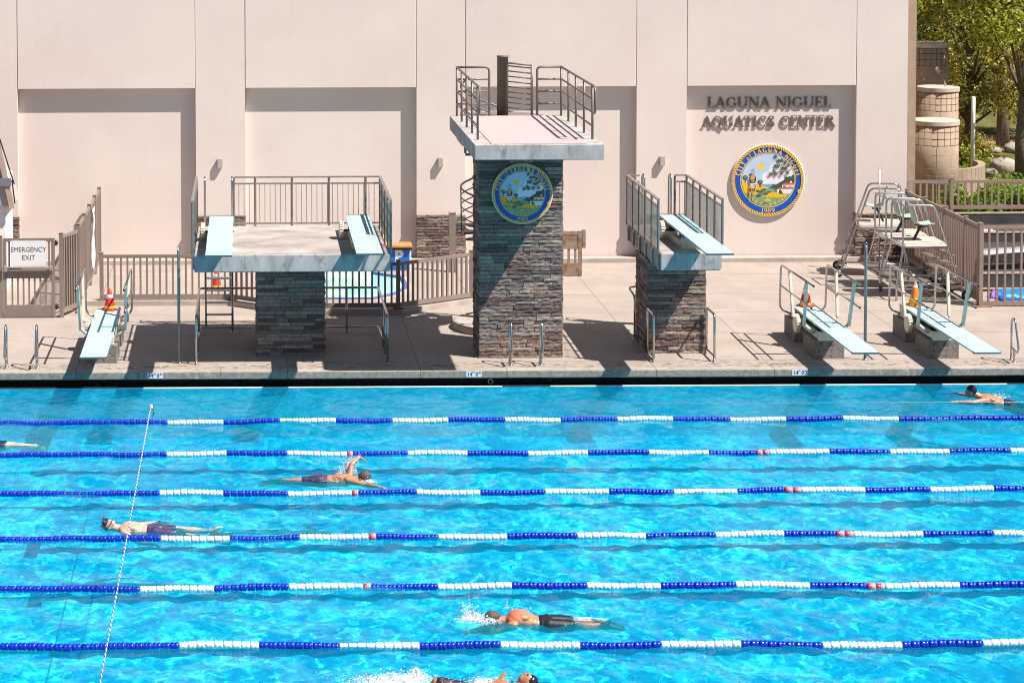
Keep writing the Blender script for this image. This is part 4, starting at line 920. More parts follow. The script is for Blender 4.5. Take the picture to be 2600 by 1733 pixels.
for x, y in ((-.42, 7.16), (3.33, 5.98), (-3.4, 7.2)):
    q = MB(); q.prism([(x + (.11 + .05 * random.Random(k).random()) * math.cos(k), y + (.11 + .05 * random.Random(k + 9).random()) * math.sin(k)) for k in [i * .6283 for i in range(10)]], D + .10, D + .123); tag(q.build('rust_patch', RUST), 'dark rusty crust at the foot of the low fence post ' + ('left of the pillar' if x < 0 and x > -1 else 'nearest the tower' if x > 0 else 'farthest left'), 'rust patch')
q = MB(); q.box(4.95, 5.11, 11.3, 11.46, D, 1.78); q.box(4.94, 5.12, 11.29, 11.47, 1.78, 1.80); q.build('post', FENCE, thing('fence_post', 'broad taupe fence post standing in front of the stone pier left of the tower', 'fence post', (5.03, 11.38, D)))
# fabric tied on the left fence
q = MB(); nrm_ = random.Random(5)
for k in range(9):
    pass
vs = []; fs = []; ny, nz = 4, 14
for j in range(nz + 1):
    for i in range(ny + 1):
        z = 2.12 - 1.5 * j / nz; yy = 9.85 + .55 * i / ny + .06 * math.sin(j * .8); vs.append((-3.79 + .035 * math.sin(i * 2.1 + j * .5), yy, z + .04 * math.sin(i * 1.7)))
for j in range(nz):
    for i in range(ny): a = j * (ny + 1) + i; fs.append((a, a + 1, a + ny + 2, a + ny + 1))
q.add(vs, fs, True); o = q.build('fabric_banner', mat('white_cloth', (.72, .68, .74), .8, var=.12, vs=9, dirt=(.35, .30, .55), ds=5, dt=(.55, .65))); o.modifiers.new('thick', 'SOLIDIFY').thickness = .004; tag(o, 'crumpled white fabric banner hanging on the tall left fence', 'banner')
# the rusty gate leaf right of the tower
g = thing('rusty_gate', 'rust stained taupe gate leaf standing behind the right side of the tower', 'gate', (7.6, 10.74, D)); q = MB()
for a in (7.05, 8.06): q.box(a, a + .09, 10.70, 10.78, D + .01, 1.42)
for z0_, z1_ in ((1.33, 1.415), (.98, 1.10), (.32, .62)): q.box(7.141, 8.059, 10.705, 10.775, z0_, z1_)
q.build('gate_frame', RUSTY, g); q = MB()
for k in range(6): x = 7.16 + .16 * k; q.box(x - .03 + .03, x + .06, 10.72, 10.76, .62, .98)
q.build('gate_pickets', RUSTY, g)
q = MB(); q.box(7.141, 8.059, 10.715, 10.765, 1.10, 1.33); q.build('solid_panel', RUSTY, g)
q = MB(); q.box(8.16, 8.24, 10.70, 10.80, 1.0, 1.45); q.build('latch_box', RUSTY, g)
# right enclosure fence
RX = 16.57
fence('metal_fence', 'taupe picket fence with posts running back along the lifeguard chairs', [(RX, 6.6), (RX, 7.6), (RX, 9.2), (RX, 10.8), (RX, 12.3)], D, 1.86, FENCER, sp=.13, pw=.06)
fence('metal_fence', 'taupe picket fence facing the pool at the right picture edge', [(RX, 6.5), (18.4, 6.5), (20.2, 6.5)], D, 1.86, FENCER, sp=.175, bot=.02, posts=[(RX, 6.5), (18.4, 6.5)])
q = MB(); q.box(RX - .2, RX + .22, 6.38, 6.62, D, D + .03); tag(q.build('rusty_plate', RUSTY), 'rusty flat base plate under the corner post of the right fence', 'base plate')
fence('metal_fence', 'low taupe picket fence at the back beside the building corner and block columns', [(16.72, 13.3), (18.0, 13.3), (20.4, 13.3), (22.8, 13.3)], 1.50, .80, FENCER, sp=.17, bot=.04, posts=[(18.0, 13.3), (20.4, 13.3)])
# stepped terraces with dark covers inside the enclosure
m = MB(); lv = [(8.4, .72), (9.9, .98), (11.5, 1.20), (13.0, 1.46)]
for i, (y, z) in enumerate(lv): m.box(16.75, 30, y, (lv[i + 1][0] if i < 3 else 13.19), -.3, z)
struct(m.build('terrace', TARP, bevel=.02))
m = MB()
for y, z in lv: m.box(16.76, 30, y - .012, y + .06, z + .002, z + .035)
m.box(16.76, 30, 8.37, 8.398, .36, .40)
struct(m.build('terrace_edge', NOSE))
# things stored in the enclosure
def lounger(label, x, y, z, rz, m_):
    t = thing('sun_lounger', label, 'sun lounger', (x, y, z), 'loungers stored behind the right fence', False); t.rotation_euler = (0, 0, rz)
    q = MB(); vs = []; n = 12
    for i in range(n + 1):
        u = i / n; h = .34 + .05 * math.sin(u * 3.1) + (.30 * max(0, (u - .62) / .38) ** 1.2)
        vs += [(u * 1.8, -.32, h), (u * 1.8, .32, h + .01)]
    q.add(vs, [(2 * i, 2 * i + 2, 2 * i + 3, 2 * i + 1) for i in range(n)], True); o = q.build('sling', m_, t); o.modifiers.new('thick', 'SOLIDIFY').thickness = .03
    for a, b in ((.1, -.3), (.1, .3), (1.3, -.3), (1.3, .3)): q = MB(); q.bar((a + .15, b, .34), (a, b, 0), .035, .035); q.build('leg', BLACK, t)
    q = MB(); q.bar((1.15, -.3, .36), (1.62, -.3, .02), .03, .03); q.bar((1.15, .3, .36), (1.62, .3, .02), .03, .03); q.build('back_brace', BLACK, t); return t
lounger('grey sling lounger behind the right fence, nearer the corner post', 17.35, 9.1, .74, .12, GREYC)
lounger('grey sling lounger behind the right fence, at the right picture edge', 19.0, 9.2, .74, -.05, GREYC)
for lab, x, y, z, w, d, h, mm, sd in (('crumpled bright blue vinyl cover lying low behind the right fence', 17.95, 7.55, D, .75, .35, .22, BLUEC, 1), ('small purple bundle beside the blue cover behind the right fence', 17.25, 7.6, D, .14, .14, .16, mat('purple_cloth', (.22, .09, .50), .6), 2), ('flat grey folded cover lying on the upper dark terrace', 17.9, 12.0, 1.21, .75, .28, .05, GREYC, 3), ('dark rolled cover lying in the shade behind the right fence', 19.3, 8.0, D, .9, .22, .25, TARP, 4)):
    q = MB(); rr = random.Random(sd); n, k = 18, 10; vs = []
    for j in range(k + 1):
        for i in range(n + 1):
            u, v = i / n * 2 - 1, j / k * 2 - 1; e = max(0, 1 - max(abs(u), abs(v)) ** 4); vs.append((x + u * w * (1 + .05 * rr.uniform(-1, 1)), y + v * d * (1 + .06 * rr.uniform(-1, 1)), z + e * h * (.75 + .35 * math.sin(3 * u + sd) * math.cos(4 * v) + .12 * rr.uniform(-1, 1))))
    q.add(vs, [(j * (n + 1) + i, j * (n + 1) + i + 1, (j + 1) * (n + 1) + i + 1, (j + 1) * (n + 1) + i) for j in range(k) for i in range(n)], True)
    o = q.build('folded_cover' if sd != 2 else 'cloth_bundle', mm); tag(o, lab, 'cover' if sd != 2 else 'bundle'); o.modifiers.new('thick', 'SOLIDIFY').thickness = .01

# ------------------------------------------------------------------ small pool (spa) behind the low fence
sp_ = [(.55, 8.9), (1.2, 7.62), (2.88, 7.60), (3.42, 8.2), (3.78, 9.1), (3.76, 10.5), (2.95, 11.25), (1.0, 11.35), (.55, 10.5)]
cxs, cys = 2.1, 9.5
def ring(mb, po, k0, k1, z0, z1):
    n = len(po); sc = lambda k, z: [(cxs + (x - cxs) * k, cys + (y - cys) * k, z) for x, y in po]
    vs = sc(k0, z0) + sc(k1, z0) + sc(k0, z1) + sc(k1, z1); fs = []
    for i in range(n): j = (i + 1) % n; fs += [(i, j, 2 * n + j, 2 * n + i), (n + i, 3 * n + i, 3 * n + j, n + j), (2 * n + i, 2 * n + j, 3 * n + j, 3 * n + i), (i, n + i, n + j, j)]
    mb.add(vs, fs)
spa = thing('spa_pool', 'small angular spa pool with blue tiled edge behind the low fence', 'spa pool', (cxs, cys, D))
q = MB(); ring(q, sp_, 1.0, .955, D, D + .062); q.build('tiled_rim', TILEB, spa)
q = MB(); ring(q, sp_, 1.05, 1.001, D + .001, D + .02); q.build('pale_coping', CMUCAP, spa)
def lightwater():
    mm, nt, out = nt_new('spa_water'); p = N(nt, 'BsdfPrincipled'); co = N(nt, 'TexCoord').outputs['Object']
    L(nt, ramp(nt, noise(nt, co, .8, 4, .5, .4), [(.35, (.25, .62, .56)), (.65, (.44, .74, .68))]), p.inputs['Base Color']); p.inputs['Roughness'].default_value = .06
    b = N(nt, 'Bump'); b.inputs['Strength'].default_value = .12; L(nt, noise(nt, co, 5, 3), b.inputs['Height']); L(nt, b.outputs[0], p.inputs['Normal']); L(nt, p.outputs[0], out.inputs[0]); return mm
q = MB(); q.add([(cxs + (x - cxs) * .954, cys + (y - cys) * .954, D + .0075) for x, y in sp_], [tuple(range(len(sp_)))]); q.build('spa_water', lightwater(), spa)
q = MB(); yb = 10.98; q.box(1.0, 3.0, yb, yb + .03, D + .008, D + .30); q.build('marker_wall', WHITEP, spa)
q = MB(); put_text(q, '3', .17, (1.93, yb - .003, D + .2), .001); put_text(q, '0', .17, (2.10, yb - .003, D + .2), .001); put_text(q, 'FT', .06, (2.01, yb - .003, D + .24), .001); put_text(q, 'IN', .06, (2.19, yb - .003, D + .24), .001); q.build('depth_lettering', BLACKTXT, spa)
q = MB(); q.tube(arc((2.36, yb - .004, D + .2), .058, 0, 360, 20, (1, 0, 0), (0, 0, 1))[:-1], .007, 6, True); q.bar((2.32, yb - .004, D + .24), (2.40, yb - .004, D + .16), .012, .005); q.build('no_diving_symbol', mat('symbol_red', (.50, .05, .03), .5), spa)
# blue notice box with orange lid
nb = thing('notice_board', 'blue board with white letter P under a small orange roof behind the fence', 'sign', (3.5, 11.75, D))
q = MB(); q.prism([(2.5, 11.6), (4.03, 11.6), (4.03, 11.95), (2.5, 11.95)], D, .86); q.build('board_back', WHITEP, nb)
q = MB(); q.box(2.5, 3.985, 11.585, 11.598, D + .02, .87); q.build('blue_panel', mat('sign_blue', (.008, .14, .58), .4, var=.06), nb)
q = MB(); q.box(2.45, 4.05, 11.5, 12.0, .895, .97); q.build('orange_roof', mat('orange_wood', (.62, .23, .075), .6, var=.15, vs=4), nb, bevel=.02)
q = MB(); q.box(2.47, 4.04, 11.52, 11.98, .84, .8795); q.build('roof_shade_strip', BLACK, nb)  # black strip standing in for the shade under the roof
q = MB(); put_text(q, 'P', .40, (3.72, 11.583, .66), .001, bold=.018); q.build('lettering', WHITEP, nb)
# white hut at the left picture edge
h = thing('hut', 'white hut with steep brown edged roof cut by the left picture edge', 'hut', (-7.0, 9.5, D))
q = MB(); q.box(-8.6, -5.78, 8.9, 10.6, D, 2.95); q.prism([(-8.6, 8.9), (-5.78, 8.9), (-5.78, 10.6), (-8.6, 10.6)], 2.96, 3.0); q.build('wall', mat('hut_white', (.80, .78, .75), .7, var=.05), h)
q = MB(); q.add([(-8.9, 8.8, 3.0), (-5.62, 8.8, 2.35), (-7.3, 9.7, 6.2), (-5.62, 10.7, 2.35), (-8.9, 10.7, 3.0), (-5.93, 8.8, 3.95), (-6.2, 10.7, 3.95)], [(0, 1, 5), (1, 3, 6, 5), (5, 6, 2), (0, 5, 2), (3, 4, 6), (4, 0, 2), (4, 2, 6)]); q.build('roof', mat('hut_roof', (.42, .36, .36), .6, var=.1), h)
q = MB(); q.bar((-5.60, 8.76, 2.32), (-5.98, 8.76, 4.1), .07, .12); q.build('barge_board', mat('tan_board', (.45, .33, .27), .6), h)
q = MB(); q.bar((-5.545, 8.74, 2.9), (-5.93, 8.74, 4.15), .03, .03); q.bar((-5.535, 8.74, 2.45), (-5.60, 8.74, 3.0), .03, .03); q.build('dark_trim', BLACK, h)
q = MB(); q.box(-6.1, -5.62, 8.70, 8.76, 2.86, 3.05); q.build('eave_plate', mat('grey_plate', (.20, .19, .22), .5), h)
# ------------------------------------------------------------------ lifeguard chairs
lc = thing('lifeguard_chair', 'nearest wheeled steel lifeguard chair with pale green seat, by the right fence', 'lifeguard chair', (15.56, 7.87, D), 'wheeled lifeguard chairs', False)
r_ = .0235
for s in (-1, 1):
    Y = s * .47
    q = MB(); q.tube(rounded([(-.68, Y * 1.32, 0), (-.68, Y * 1.32, .36), (-.5, Y, 1.12), (-.5, Y, 2.18), (.22, Y, 2.18), (.52, Y, 1.28), (.86, Y * 1.05, .22), (.93, Y * 1.05, .10)], .13), r_, 10); q.build('side_frame', STEEL, lc)
    for pp in ([(-.5, Y, 1.22), (.53, Y, 1.22)], [(-.68, Y * 1.32, .36), (.82, Y * 1.05, .36)]): q = MB(); q.tube(pp, r_, 10); q.build('cross_bar', STEEL, lc)
    q = MB(); q.lathe([(.03, -.02), (.105, -.022), (.11, -.01), (.11, .01), (.105, .022), (.03, .02)], (.95, Y * 1.16, .11), 'y', 20); w = q.build('wheel', BLACK, lc)
    q = MB(); q.lathe([(.01, -.03), (.06, -.026), (.06, .026), (.01, .03)], (.95, Y * 1.16, .11), 'y', 16); q.build('hub', CREAM, w)
for x, z in ((-.68, .36), (.80, .36), (-.5, 2.18), (-.5, 1.22)): q = MB(); q.tube([(x, -.47 * (1.32 if x < -.6 else 1.03), z), (x, .47 * (1.32 if x < -.6 else 1.03), z)], r_ * .9, 8); q.build('cross_bar', STEEL, lc)
q = MB(); q.prism(rounded_sq(.5, .08), 1.255, 1.31); q.build('platform', TAN, lc, bevel=.01)
q = MB(); q.prism([(x * 1.035, y * 1.035) for x, y in rounded_sq(.5, .08)], 1.235, 1.285); q.build('platform_rim', WHITE, lc)
for k in range(4):
    z = 1.02 - .25 * k; x = .60 + .08 * k; q = MB(); q.box(x - .09, x + .10, -.42, .42, z - .03, z); 
    for j in range(6): q.box(x - .085 + j * .031, x - .075 + j * .031, -.41, .41, z + .0005, z + .006)
    q.build('step', TAN, lc)
q = MB(); vs = []; n = 12; prof = [(-.30, .50), (-.27, .40), (-.24, .28), (-.21, .16), (-.17, .07), (-.11, .02), (-.03, 0), (.07, .0), (.16, .015), (.22, .03), (.25, .01)]
for x, z in prof:
    for j in range(9):
        v = j / 4 - 1; w_ = .23 * (1 - .25 * max(0, (z - .3) / .2) ** 2); vs.append((x + .05 + .05 * v * v * (1 if z > .1 else .2), v * w_, 1.66 + z + .03 * v * v * (1 if z < .1 else 0)))
q.add(vs, [(i * 9 + j, i * 9 + j + 1, (i + 1) * 9 + j + 1, (i + 1) * 9 + j) for i in range(len(prof) - 1) for j in range(8)], True); o = q.build('seat', SEAT, lc); o.modifiers.new('thick', 'SOLIDIFY').thickness = .018
q = MB(); q.bar((-.12, 0, 1.31), (.05, 0, 1.64), .05, .05); q.bar((-.06, -.14, 1.645), (.16, -.14, 1.645), .03, .03); q.bar((-.06, .14, 1.645), (.16, .14, 1.645), .03, .03); q.bar((.05, -.15, 1.64), (.05, .15, 1.64), .03, .02); q.build('seat_post', BLACK, lc)
dup(lc, (15.50, 9.05, D), 'middle wheeled lifeguard chair with pale green seat, between the other two')
l3 = dup(lc, (15.42, 10.75, D), 'farthest wheeled lifeguard chair, turned so its steps and wheels face the building wall', math.pi * .93)
q = MB(); q.tube([(15.15, 9.65, D), (15.12, 9.60, 3.05)], .018, 8); q.build('pole_tube', STEEL, thing('umbrella_pole', 'thin bare steel pole standing upright between the lifeguard chairs', 'pole', (15.15, 9.65, D)))

# ------------------------------------------------------------------ lane ropes
FB = mat('float_blue', (.006, .02, .42), .28, var=.15, vs=20, spec=.5); FWH = mat('float_white', (.74, .74, .76), .35, var=.04); FRD = mat('float_red', (.62, .03, .06), .3, var=.15, vs=20); FPK = mat('float_pink', (.80, .30, .36), .4, var=.1)
CABLE = mat('rope_cable', (.35, .35, .4), .4, .5)
ropes = [(-2.97, -1.54, 1.042, (), 12.12), (-5.38, -1.47, 1.052, (1.6, 8.82), 99), (-7.90, -1.50, 1.051, (1.57, 8.73), 99), (-10.43, -1.38, 1.058, (1.72, 8.93), 99), (-12.91, -1.58, 1.055, (1.51, 8.71), 99), (-15.37, -.95, 1.05, (), 99)]
def floats(mb, x0, x1, y, sag, ph):
    n = max(1, round((x1 - x0) / .117)); l = (x1 - x0) / n
    for k in range(n):
        c = x0 + (k + .5) * l; z = .022 + .010 * math.sin(c * 1.9 + ph) + .006 * math.sin(c * 5.3 + ph * 2); yy = y + sag(c) ; h = l / 2 * .95; wv = .9 + .18 * ((k * 37 + int(ph * 10)) % 7) / 6
        mb.lathe([(.012, -h), (.040, -h * .98), (.052, -h * .75), (.053 * wv, -h * .30), (.044, 0), (.053, h * .30), (.052 * wv, h * .75), (.040, h * .98), (.012, h)], (c, yy, z), 'x', 12, True)
for i, (y, xb, per, reds, xr) in enumerate(ropes):
    where = ['farthest lane rope, nearest the coping', 'second lane rope from the coping, above the freestyle swimmer', 'third lane rope from the coping, just below the freestyle swimmer', 'fourth lane rope from the coping, just below the masked swimmer', 'fifth lane rope from the coping, above the sunburnt swimmer', 'nearest lane rope, below the sunburnt swimmer'][i]
    t = thing('lane_rope', 'float lane rope, ' + where, 'lane rope', (0, y, .02), 'lane ropes across the pool')
    ph = i * 1.7; sag = lambda x, ph=ph: .035 * math.sin(x * .33 + ph) + .012 * math.sin(x * 1.1 + ph)
    q = MB(); q.tube([(x * .5, y + sag(x * .5), .022 + .010 * math.sin(x * .5 * 1.9 + ph)) for x in range(-28, 44)], .006, 5); q.build('cable', CABLE, t)
    cuts = []; x = xb - 9 * 1.052
    while x < xb - .01: cuts.append((x, x + 1.052, 'b')); x += 1.052
    k = 0; x = xb
    while x < 20: c = 'w' if k % 2 == 0 else 'b'; cuts.append((x, x + per, c if x < xr - .1 else 'b')); x += per; k += 1
    for a, b, c in cuts:
        parts = [(a, b, c)]
        for r0 in reds:
            if a < r0 + .09 < b:
                if r0 - .12 < a: parts = [(a, r0 + .19, 'r'), (r0 + .19, b, c)]
                elif r0 + .3 > b: parts = [(a, r0, c), (r0, b, 'r')]
                else: parts = [(a, r0, c), (r0, r0 + .19, 'r'), (r0 + .19, b, c)]
        for u, v, cc in parts:
            if v - u < .03: continue
            q = MB(); floats(q, u, v, y, sag, ph)
            if cc == 'r': 
                for j in range(len(q.mi)): q.mi[j] = (j // 50) % 2
            o = q.build('float_run', {'b': FB, 'w': FWH, 'r': [FRD, FPK]}[cc], t)
            if cc == 'r': o['label'] = 'short run of red and pink floats'
            elif cc == 'b': o['label'] = 'run of blue floats'
            else: o['label'] = 'run of white floats'
# the striped rope overhead and the thin wire it is clipped to
q = MB(); vs = []
rope = thing('striped_rope', 'blue and white striped rope stretched towards the viewer over the left lanes', 'rope', (-1.75, -12, .8))
def rope_mat():
    mm, nt, out = nt_new('striped_rope'); p = N(nt, 'BsdfPrincipled'); co = N(nt, 'TexCoord').outputs['Object']; sp = N(nt, 'SeparateXYZ'); L(nt, co, sp.inputs[0])
    f = math_(nt, 'FRACT', math_(nt, 'ADD', math_(nt, 'MULTIPLY', sp.outputs[1], 5.5), math_(nt, 'MULTIPLY', sp.outputs[0], 22)))
    L(nt, mixc(nt, math_(nt, 'GREATER_THAN', f, .58), (.74, .74, .78), (.02, .05, .40)), p.inputs['Base Color']); p.inputs['Roughness'].default_value = .7; L(nt, p.outputs[0], out.inputs[0]); return mm
q = MB(); q.tube([(-1.75, -4.95 - .5 * k, .80 - .02 * math.sin(k / 46 * math.pi)) for k in range(46)], .0095, 8); q.build('line', rope_mat(), rope)
q = MB(); q.ell((-1.75, -4.98, .79), (.03, .05, .03)); q.ell((-1.765, -5.02, .765), (.022, .03, .028)); q.ell((-1.73, -5.05, .77), (.02, .03, .026)); q.build('knot', mat('knot_white', (.6, .58, .62), .7), rope)
q = MB(); q.tube([(-1.72, -5.06, .78), (-1.70, -5.10, .70), (-1.71, -5.12, .64)], .009, 6); q.tube([(-1.77, -5.0, .75), (-1.78, -5.02, .66)], .008, 6); q.build('loose_end', BLACK, rope)
q = MB(); q.tube([(-14, -4.3, 1.05), (-5, -4.72, .90), (-1.75, -4.93, .80), (6, -4.95, .79), (16, -4.95, .78), (28, -4.95, .80)], .0042, 5); tag(q.build('wire', STEEL), 'thin steel wire stretched above the far lane of the pool', 'wire')

# ------------------------------------------------------------------ swimmers
def skin_mat(name, col, burn=None):
    mm, nt, out = nt_new(name); p = N(nt, 'BsdfPrincipled'); co = N(nt, 'TexCoord').outputs['Object']
    c = ramp(nt, noise(nt, co, 4, 5, .6), [(.3, [k * .85 for k in col]), (.7, [min(1, k * 1.12) for k in col])])
    if burn: c = mixc(nt, ramp(nt, noise(nt, co, 2.5, 4), [(.4, 0), (.65, .8)]), c, burn)
    L(nt, c, p.inputs['Base Color']); p.inputs['Roughness'].default_value = .42; p.inputs['Specular IOR Level'].default_value = .55; p.inputs['Subsurface Weight'].default_value = .06; p.inputs['Subsurface Radius'].default_value = (.02, .008, .004)
    b = N(nt, 'Bump'); b.inputs['Strength'].default_value = .35; b.inputs['Distance'].default_value = .004; L(nt, noise(nt, co, 45, 4), b.inputs['Height']); L(nt, b.outputs[0], p.inputs['Normal'])
    L(nt, p.outputs[0], out.inputs[0]); return mm
def fuse(mb, name, m, parent, vox=.0105, sm=3):
    """one continuous skin over the laid-out volumes"""
    o = mb.build(name + '_raw', m); r = o.modifiers.new('r', 'REMESH'); r.mode = 'VOXEL'; r.voxel_size = vox; r.use_smooth_shade = True
    s = o.modifiers.new('s', 'SMOOTH'); s.iterations = sm; s.factor = .5
    dg = bpy.context.evaluated_depsgraph_get(); me = bpy.data.meshes.new_from_object(o.evaluated_get(dg)); me.name = name
    old = o.data; bpy.data.objects.remove(o); bpy.data.meshes.remove(old)
    me.materials.clear(); me.materials.append(m)
    n = bpy.data.objects.new(name, me); COL.objects.link(n); n.parent = parent
    if parent.get('_w'): n.location = -Vector(parent['_w'])
    return n
def cap_(mb, a, b, ra, rb, n=12):
    a, b = Vector(a), Vector(b); mb.tube([a, a.lerp(b, .33), a.lerp(b, .66), b], [ra, ra * .67 + rb * .33, ra * .33 + rb * .67, rb], n); mb.ell(a, (ra,) * 3, n, 8); mb.ell(b, (rb,) * 3, n, 8)
def hand(mb, w, d, nrm, side=1, curl=.25):
    """palm, four unequal bent fingers, thumb from the side of the palm"""
    w, d, nrm = Vector(w), Vector(d).normalized(), Vector(nrm).normalized(); x = d.cross(nrm).normalized() * side; nrm = x.cross(d) * side
    rot = Matrix((d, x, nrm)).transposed(); mb.ell(w + d * .052, (.058, .043, .016), 12, 8, rot); cap_(mb, w - d * .02, w + d * .03, .027, .024)
    for k, (o, l) in enumerate(((-.031, .070), (-.011, .080), (.010, .076), (.030, .060))):
        b = w + d * .094 + x * o; k1 = b + d * l * .5 - nrm * l * curl * .35 + x * o * .12; k2 = k1 + d * l * .5 - nrm * l * curl; cap_(mb, b, k1, .0095, .0088, 8); cap_(mb, k1, k2, .0088, .0075, 8)
    b = w + d * .035 - x * .036; k1 = b + d * .028 - x * .028; k2 = k1 + d * .032 - x * .008 - nrm * .006; cap_(mb, b, k1, .012, .0105, 8); cap_(mb, k1, k2, .0105, .0085, 8)
def swimmer(label, pel, ax, up, skin, arms, legs=None, face=None, trunks=None, head_up=.03, short_len=.6, chest=.0, hump=0., hair=None, cap=None, feet=True, scale=1.):
    """ax: pelvis to head; up: the side of the body turned to the sky; local (u, s, n)"""
    ax, up = Vector(ax).normalized(), Vector(up); sd = up.cross(ax).normalized(); up = ax.cross(sd).normalized(); pel = Vector(pel)
    P = lambda u, s=0, n=0: pel + (ax * u + sd * s + up * n) * scale
    t = thing('person', label, 'person', tuple(pel), 'swimmers in the pool'); mb = MB(); rot = Matrix((ax, sd, up)).transposed()
    for u, s_, n_, ra, rb, rc in ((0, 0, 0, .15, .155, .105), (.14, 0, .0, .15, .142, .095), (.27, 0, .005 + hump * .5, .15, .158, .108), (.39, 0, .008 + hump, .14, .178, .112), (.46, 0, .006 + hump * .6, .09, .175, .088)): mb.ell(P(u, s_, n_), (ra * scale, rb * scale, rc * scale), 18, 12, rot)
    mb.ell(P(.33, .09, .05 + hump), (.11, .075, .05), 12, 8, rot); mb.ell(P(.33, -.09, .05 + hump), (.11, .075, .05), 12, 8, rot)
    hd = P(.715, 0, head_up); cap_(mb, P(.48, 0, .01), P(.64, 0, head_up * .7), .066, .058)
    fd = Vector(face).normalized() if face else -up; cr = (ax - fd * ax.dot(fd)).normalized(); sx = fd.cross(cr); hr = Matrix((fd, sx, cr)).transposed()
    mb.ell(hd, (.097, .077, .112), 18, 12, hr); mb.ell(hd + fd * .035 - cr * .065, (.06, .055, .055), 12, 8, hr)
    mb.ell(hd + fd * .102 - cr * .02, (.018, .012, .022), 8, 6, hr); cap_(mb, hd + fd * .09 + cr * .012, hd + fd * .107 - cr * .022, .009, .013, 8)
    mb.ell(hd + fd * .088 - cr * .062, (.014, .026, .010), 8, 6, hr); mb.ell(hd + fd * .084 + cr * .03, (.016, .05, .012), 8, 6, hr)
    for s in (-1, 1): mb.ell(hd + sx * s * .078 - cr * .01 - fd * .005, (.022, .010, .032), 8, 8, hr)
    for s, A in zip((1, -1), arms):
        sh = P(.45, s * .165, .012); el, wr = P(*A[0]), P(*A[1]); cap_(mb, sh, sh.lerp(el, .5), .062, .05); cap_(mb, sh.lerp(el, .5), el, .05, .040); cap_(mb, el, el.lerp(wr, .35), .041, .042); cap_(mb, el.lerp(wr, .35), wr, .042, .027)
        hdv = Vector(A[2][0] * ax + A[2][1] * sd + A[2][2] * up) if len(A) > 2 else (wr - el); hand(mb, wr, hdv, A[3][0] * ax + A[3][1] * sd + A[3][2] * up if len(A) > 3 else up, s)
    legs = legs or (((-.44, .10, -.02), (-.86, .10, -.03)), ((-.44, -.10, -.04), (-.86, -.09, -.06)))
    TR = MB()
    for s, G in zip((1, -1), legs):
        hp = P(-.03, s * .085, 0); kn, an = P(*G[0]), P(*G[1]); cap_(mb, hp, hp.lerp(kn, .5), .092, .075); cap_(mb, hp.lerp(kn, .5), kn, .075, .054); mb.ell(kn, (.055,) * 3); cap_(mb, kn, kn.lerp(an, .35), .052, .055); cap_(mb, kn.lerp(an, .35), an, .055, .034)
        d = (an - kn).normalized(); fdir = Vector(G[2][0] * ax + G[2][1] * sd + G[2][2] * up).normalized() if len(G) > 2 else (d * .95 - up * .18).normalized()
        mb.ell(an - d * .0 + (up * .012), (.034,) * 3); cap_(mb, an, an + fdir * .12, .034, .030); cap_(mb, an + fdir * .12, an + fdir * .185, .032, .020)
        for k in range(5): o = sd * (-.03 + .015 * k); cap_(mb, an + fdir * .165 + o, an + fdir * (.215 - .006 * abs(k - (1 if s < 0 else 3))) + o, .010, .008, 6)
        e = hp.lerp(kn, short_len); cap_(TR, hp, hp.lerp(kn, short_len * .5), .103, .094); cap_(TR, hp.lerp(kn, short_len * .5), e, .094, .082)
    body = fuse(mb, 'body', skin, t)
    if trunks:
        TR.ell(P(0, 0, 0), (.13, .166, .115), 18, 12, rot); TR.ell(P(.06, 0, 0), (.09, .158, .108), 18, 12, rot); fuse(TR, 'swim_trunks', trunks, t, .013, 3)
    if hair or cap:
        q = MB(); q.ell(hd + cr * .012 - fd * .012, (.103, .085, .118), 22, 16, hr)
        keep = [i for i, v in enumerate(q.v) if (Vector(v) - hd).dot(fd) * .75 - (Vector(v) - hd).dot(cr) < .012]; ks = set(keep)
        q2 = MB(); q2.add(q.v, [f for f in q.f if all(i in ks for i in f)], True); o = q2.build('swim_cap' if cap else 'hair', cap or hair, t); o.modifiers.new('thick', 'SOLIDIFY').thickness = .004
    return t, P, hd, fd, cr, sx
SK1 = skin_mat('skin_tanned', (.46, .195, .10)); SK2 = skin_mat('skin_light', (.60, .36, .255)); SK3 = skin_mat('skin_sunburnt', (.55, .21, .115), (.56, .145, .085)); SK4 = skin_mat('skin_brown', (.42, .17, .085))
T1 = mat('trunks_navy_print', (.035, .025, .065), .6, var=.5, vs=22, dirt=(.22, .06, .10), ds=16, dt=(.55, .62)); T2 = mat('trunks_purple', (.055, .045, .15), .6, var=.5, vs=12, dirt=(.05, .03, .06), ds=8, dt=(.5, .56)); T3 = mat('trunks_black', (.012, .014, .022), .5, var=.4, vs=15, dirt=(.45, .55, .62), ds=9, dt=(.66, .69)); T4 = mat('trunks_dark_blue', (.008, .018, .05), .5, var=.3, vs=10); T5 = mat('trunks_black_print', (.018, .018, .022), .5, var=.5, vs=20, dirt=(.40, .38, .40), ds=26, dt=(.55, .62))
CAPB = mat('swim_cap_black', (.012, .013, .02), .25, var=.2, vs=10, bump=.4, bs=12); HAIR = mat('grey_brown_hair', (.10, .06, .05), .5, var=.4, vs=60, bump=.8, bs=90)
up = (0, 0, 1)
swimmer('freestyle swimmer in dark printed trunks with one bent arm raised over the water', (1.19, -6.97, -.028), (1, -.10, .035), (0, .25, 1), SK1, (((.50, .26, .27), (.62, .36, .38), (.9, .1, -.45), (.4, 0, .9)), ((.74, -.24, -.07), (.97, -.40, -.10))), trunks=T1, head_up=.045, face=(.45, .25, -.8), hair=HAIR, legs=(((-.44, .08, .0), (-.86, .07, .0)), ((-.44, -.09, .0), (-.86, -.09, -.015))))
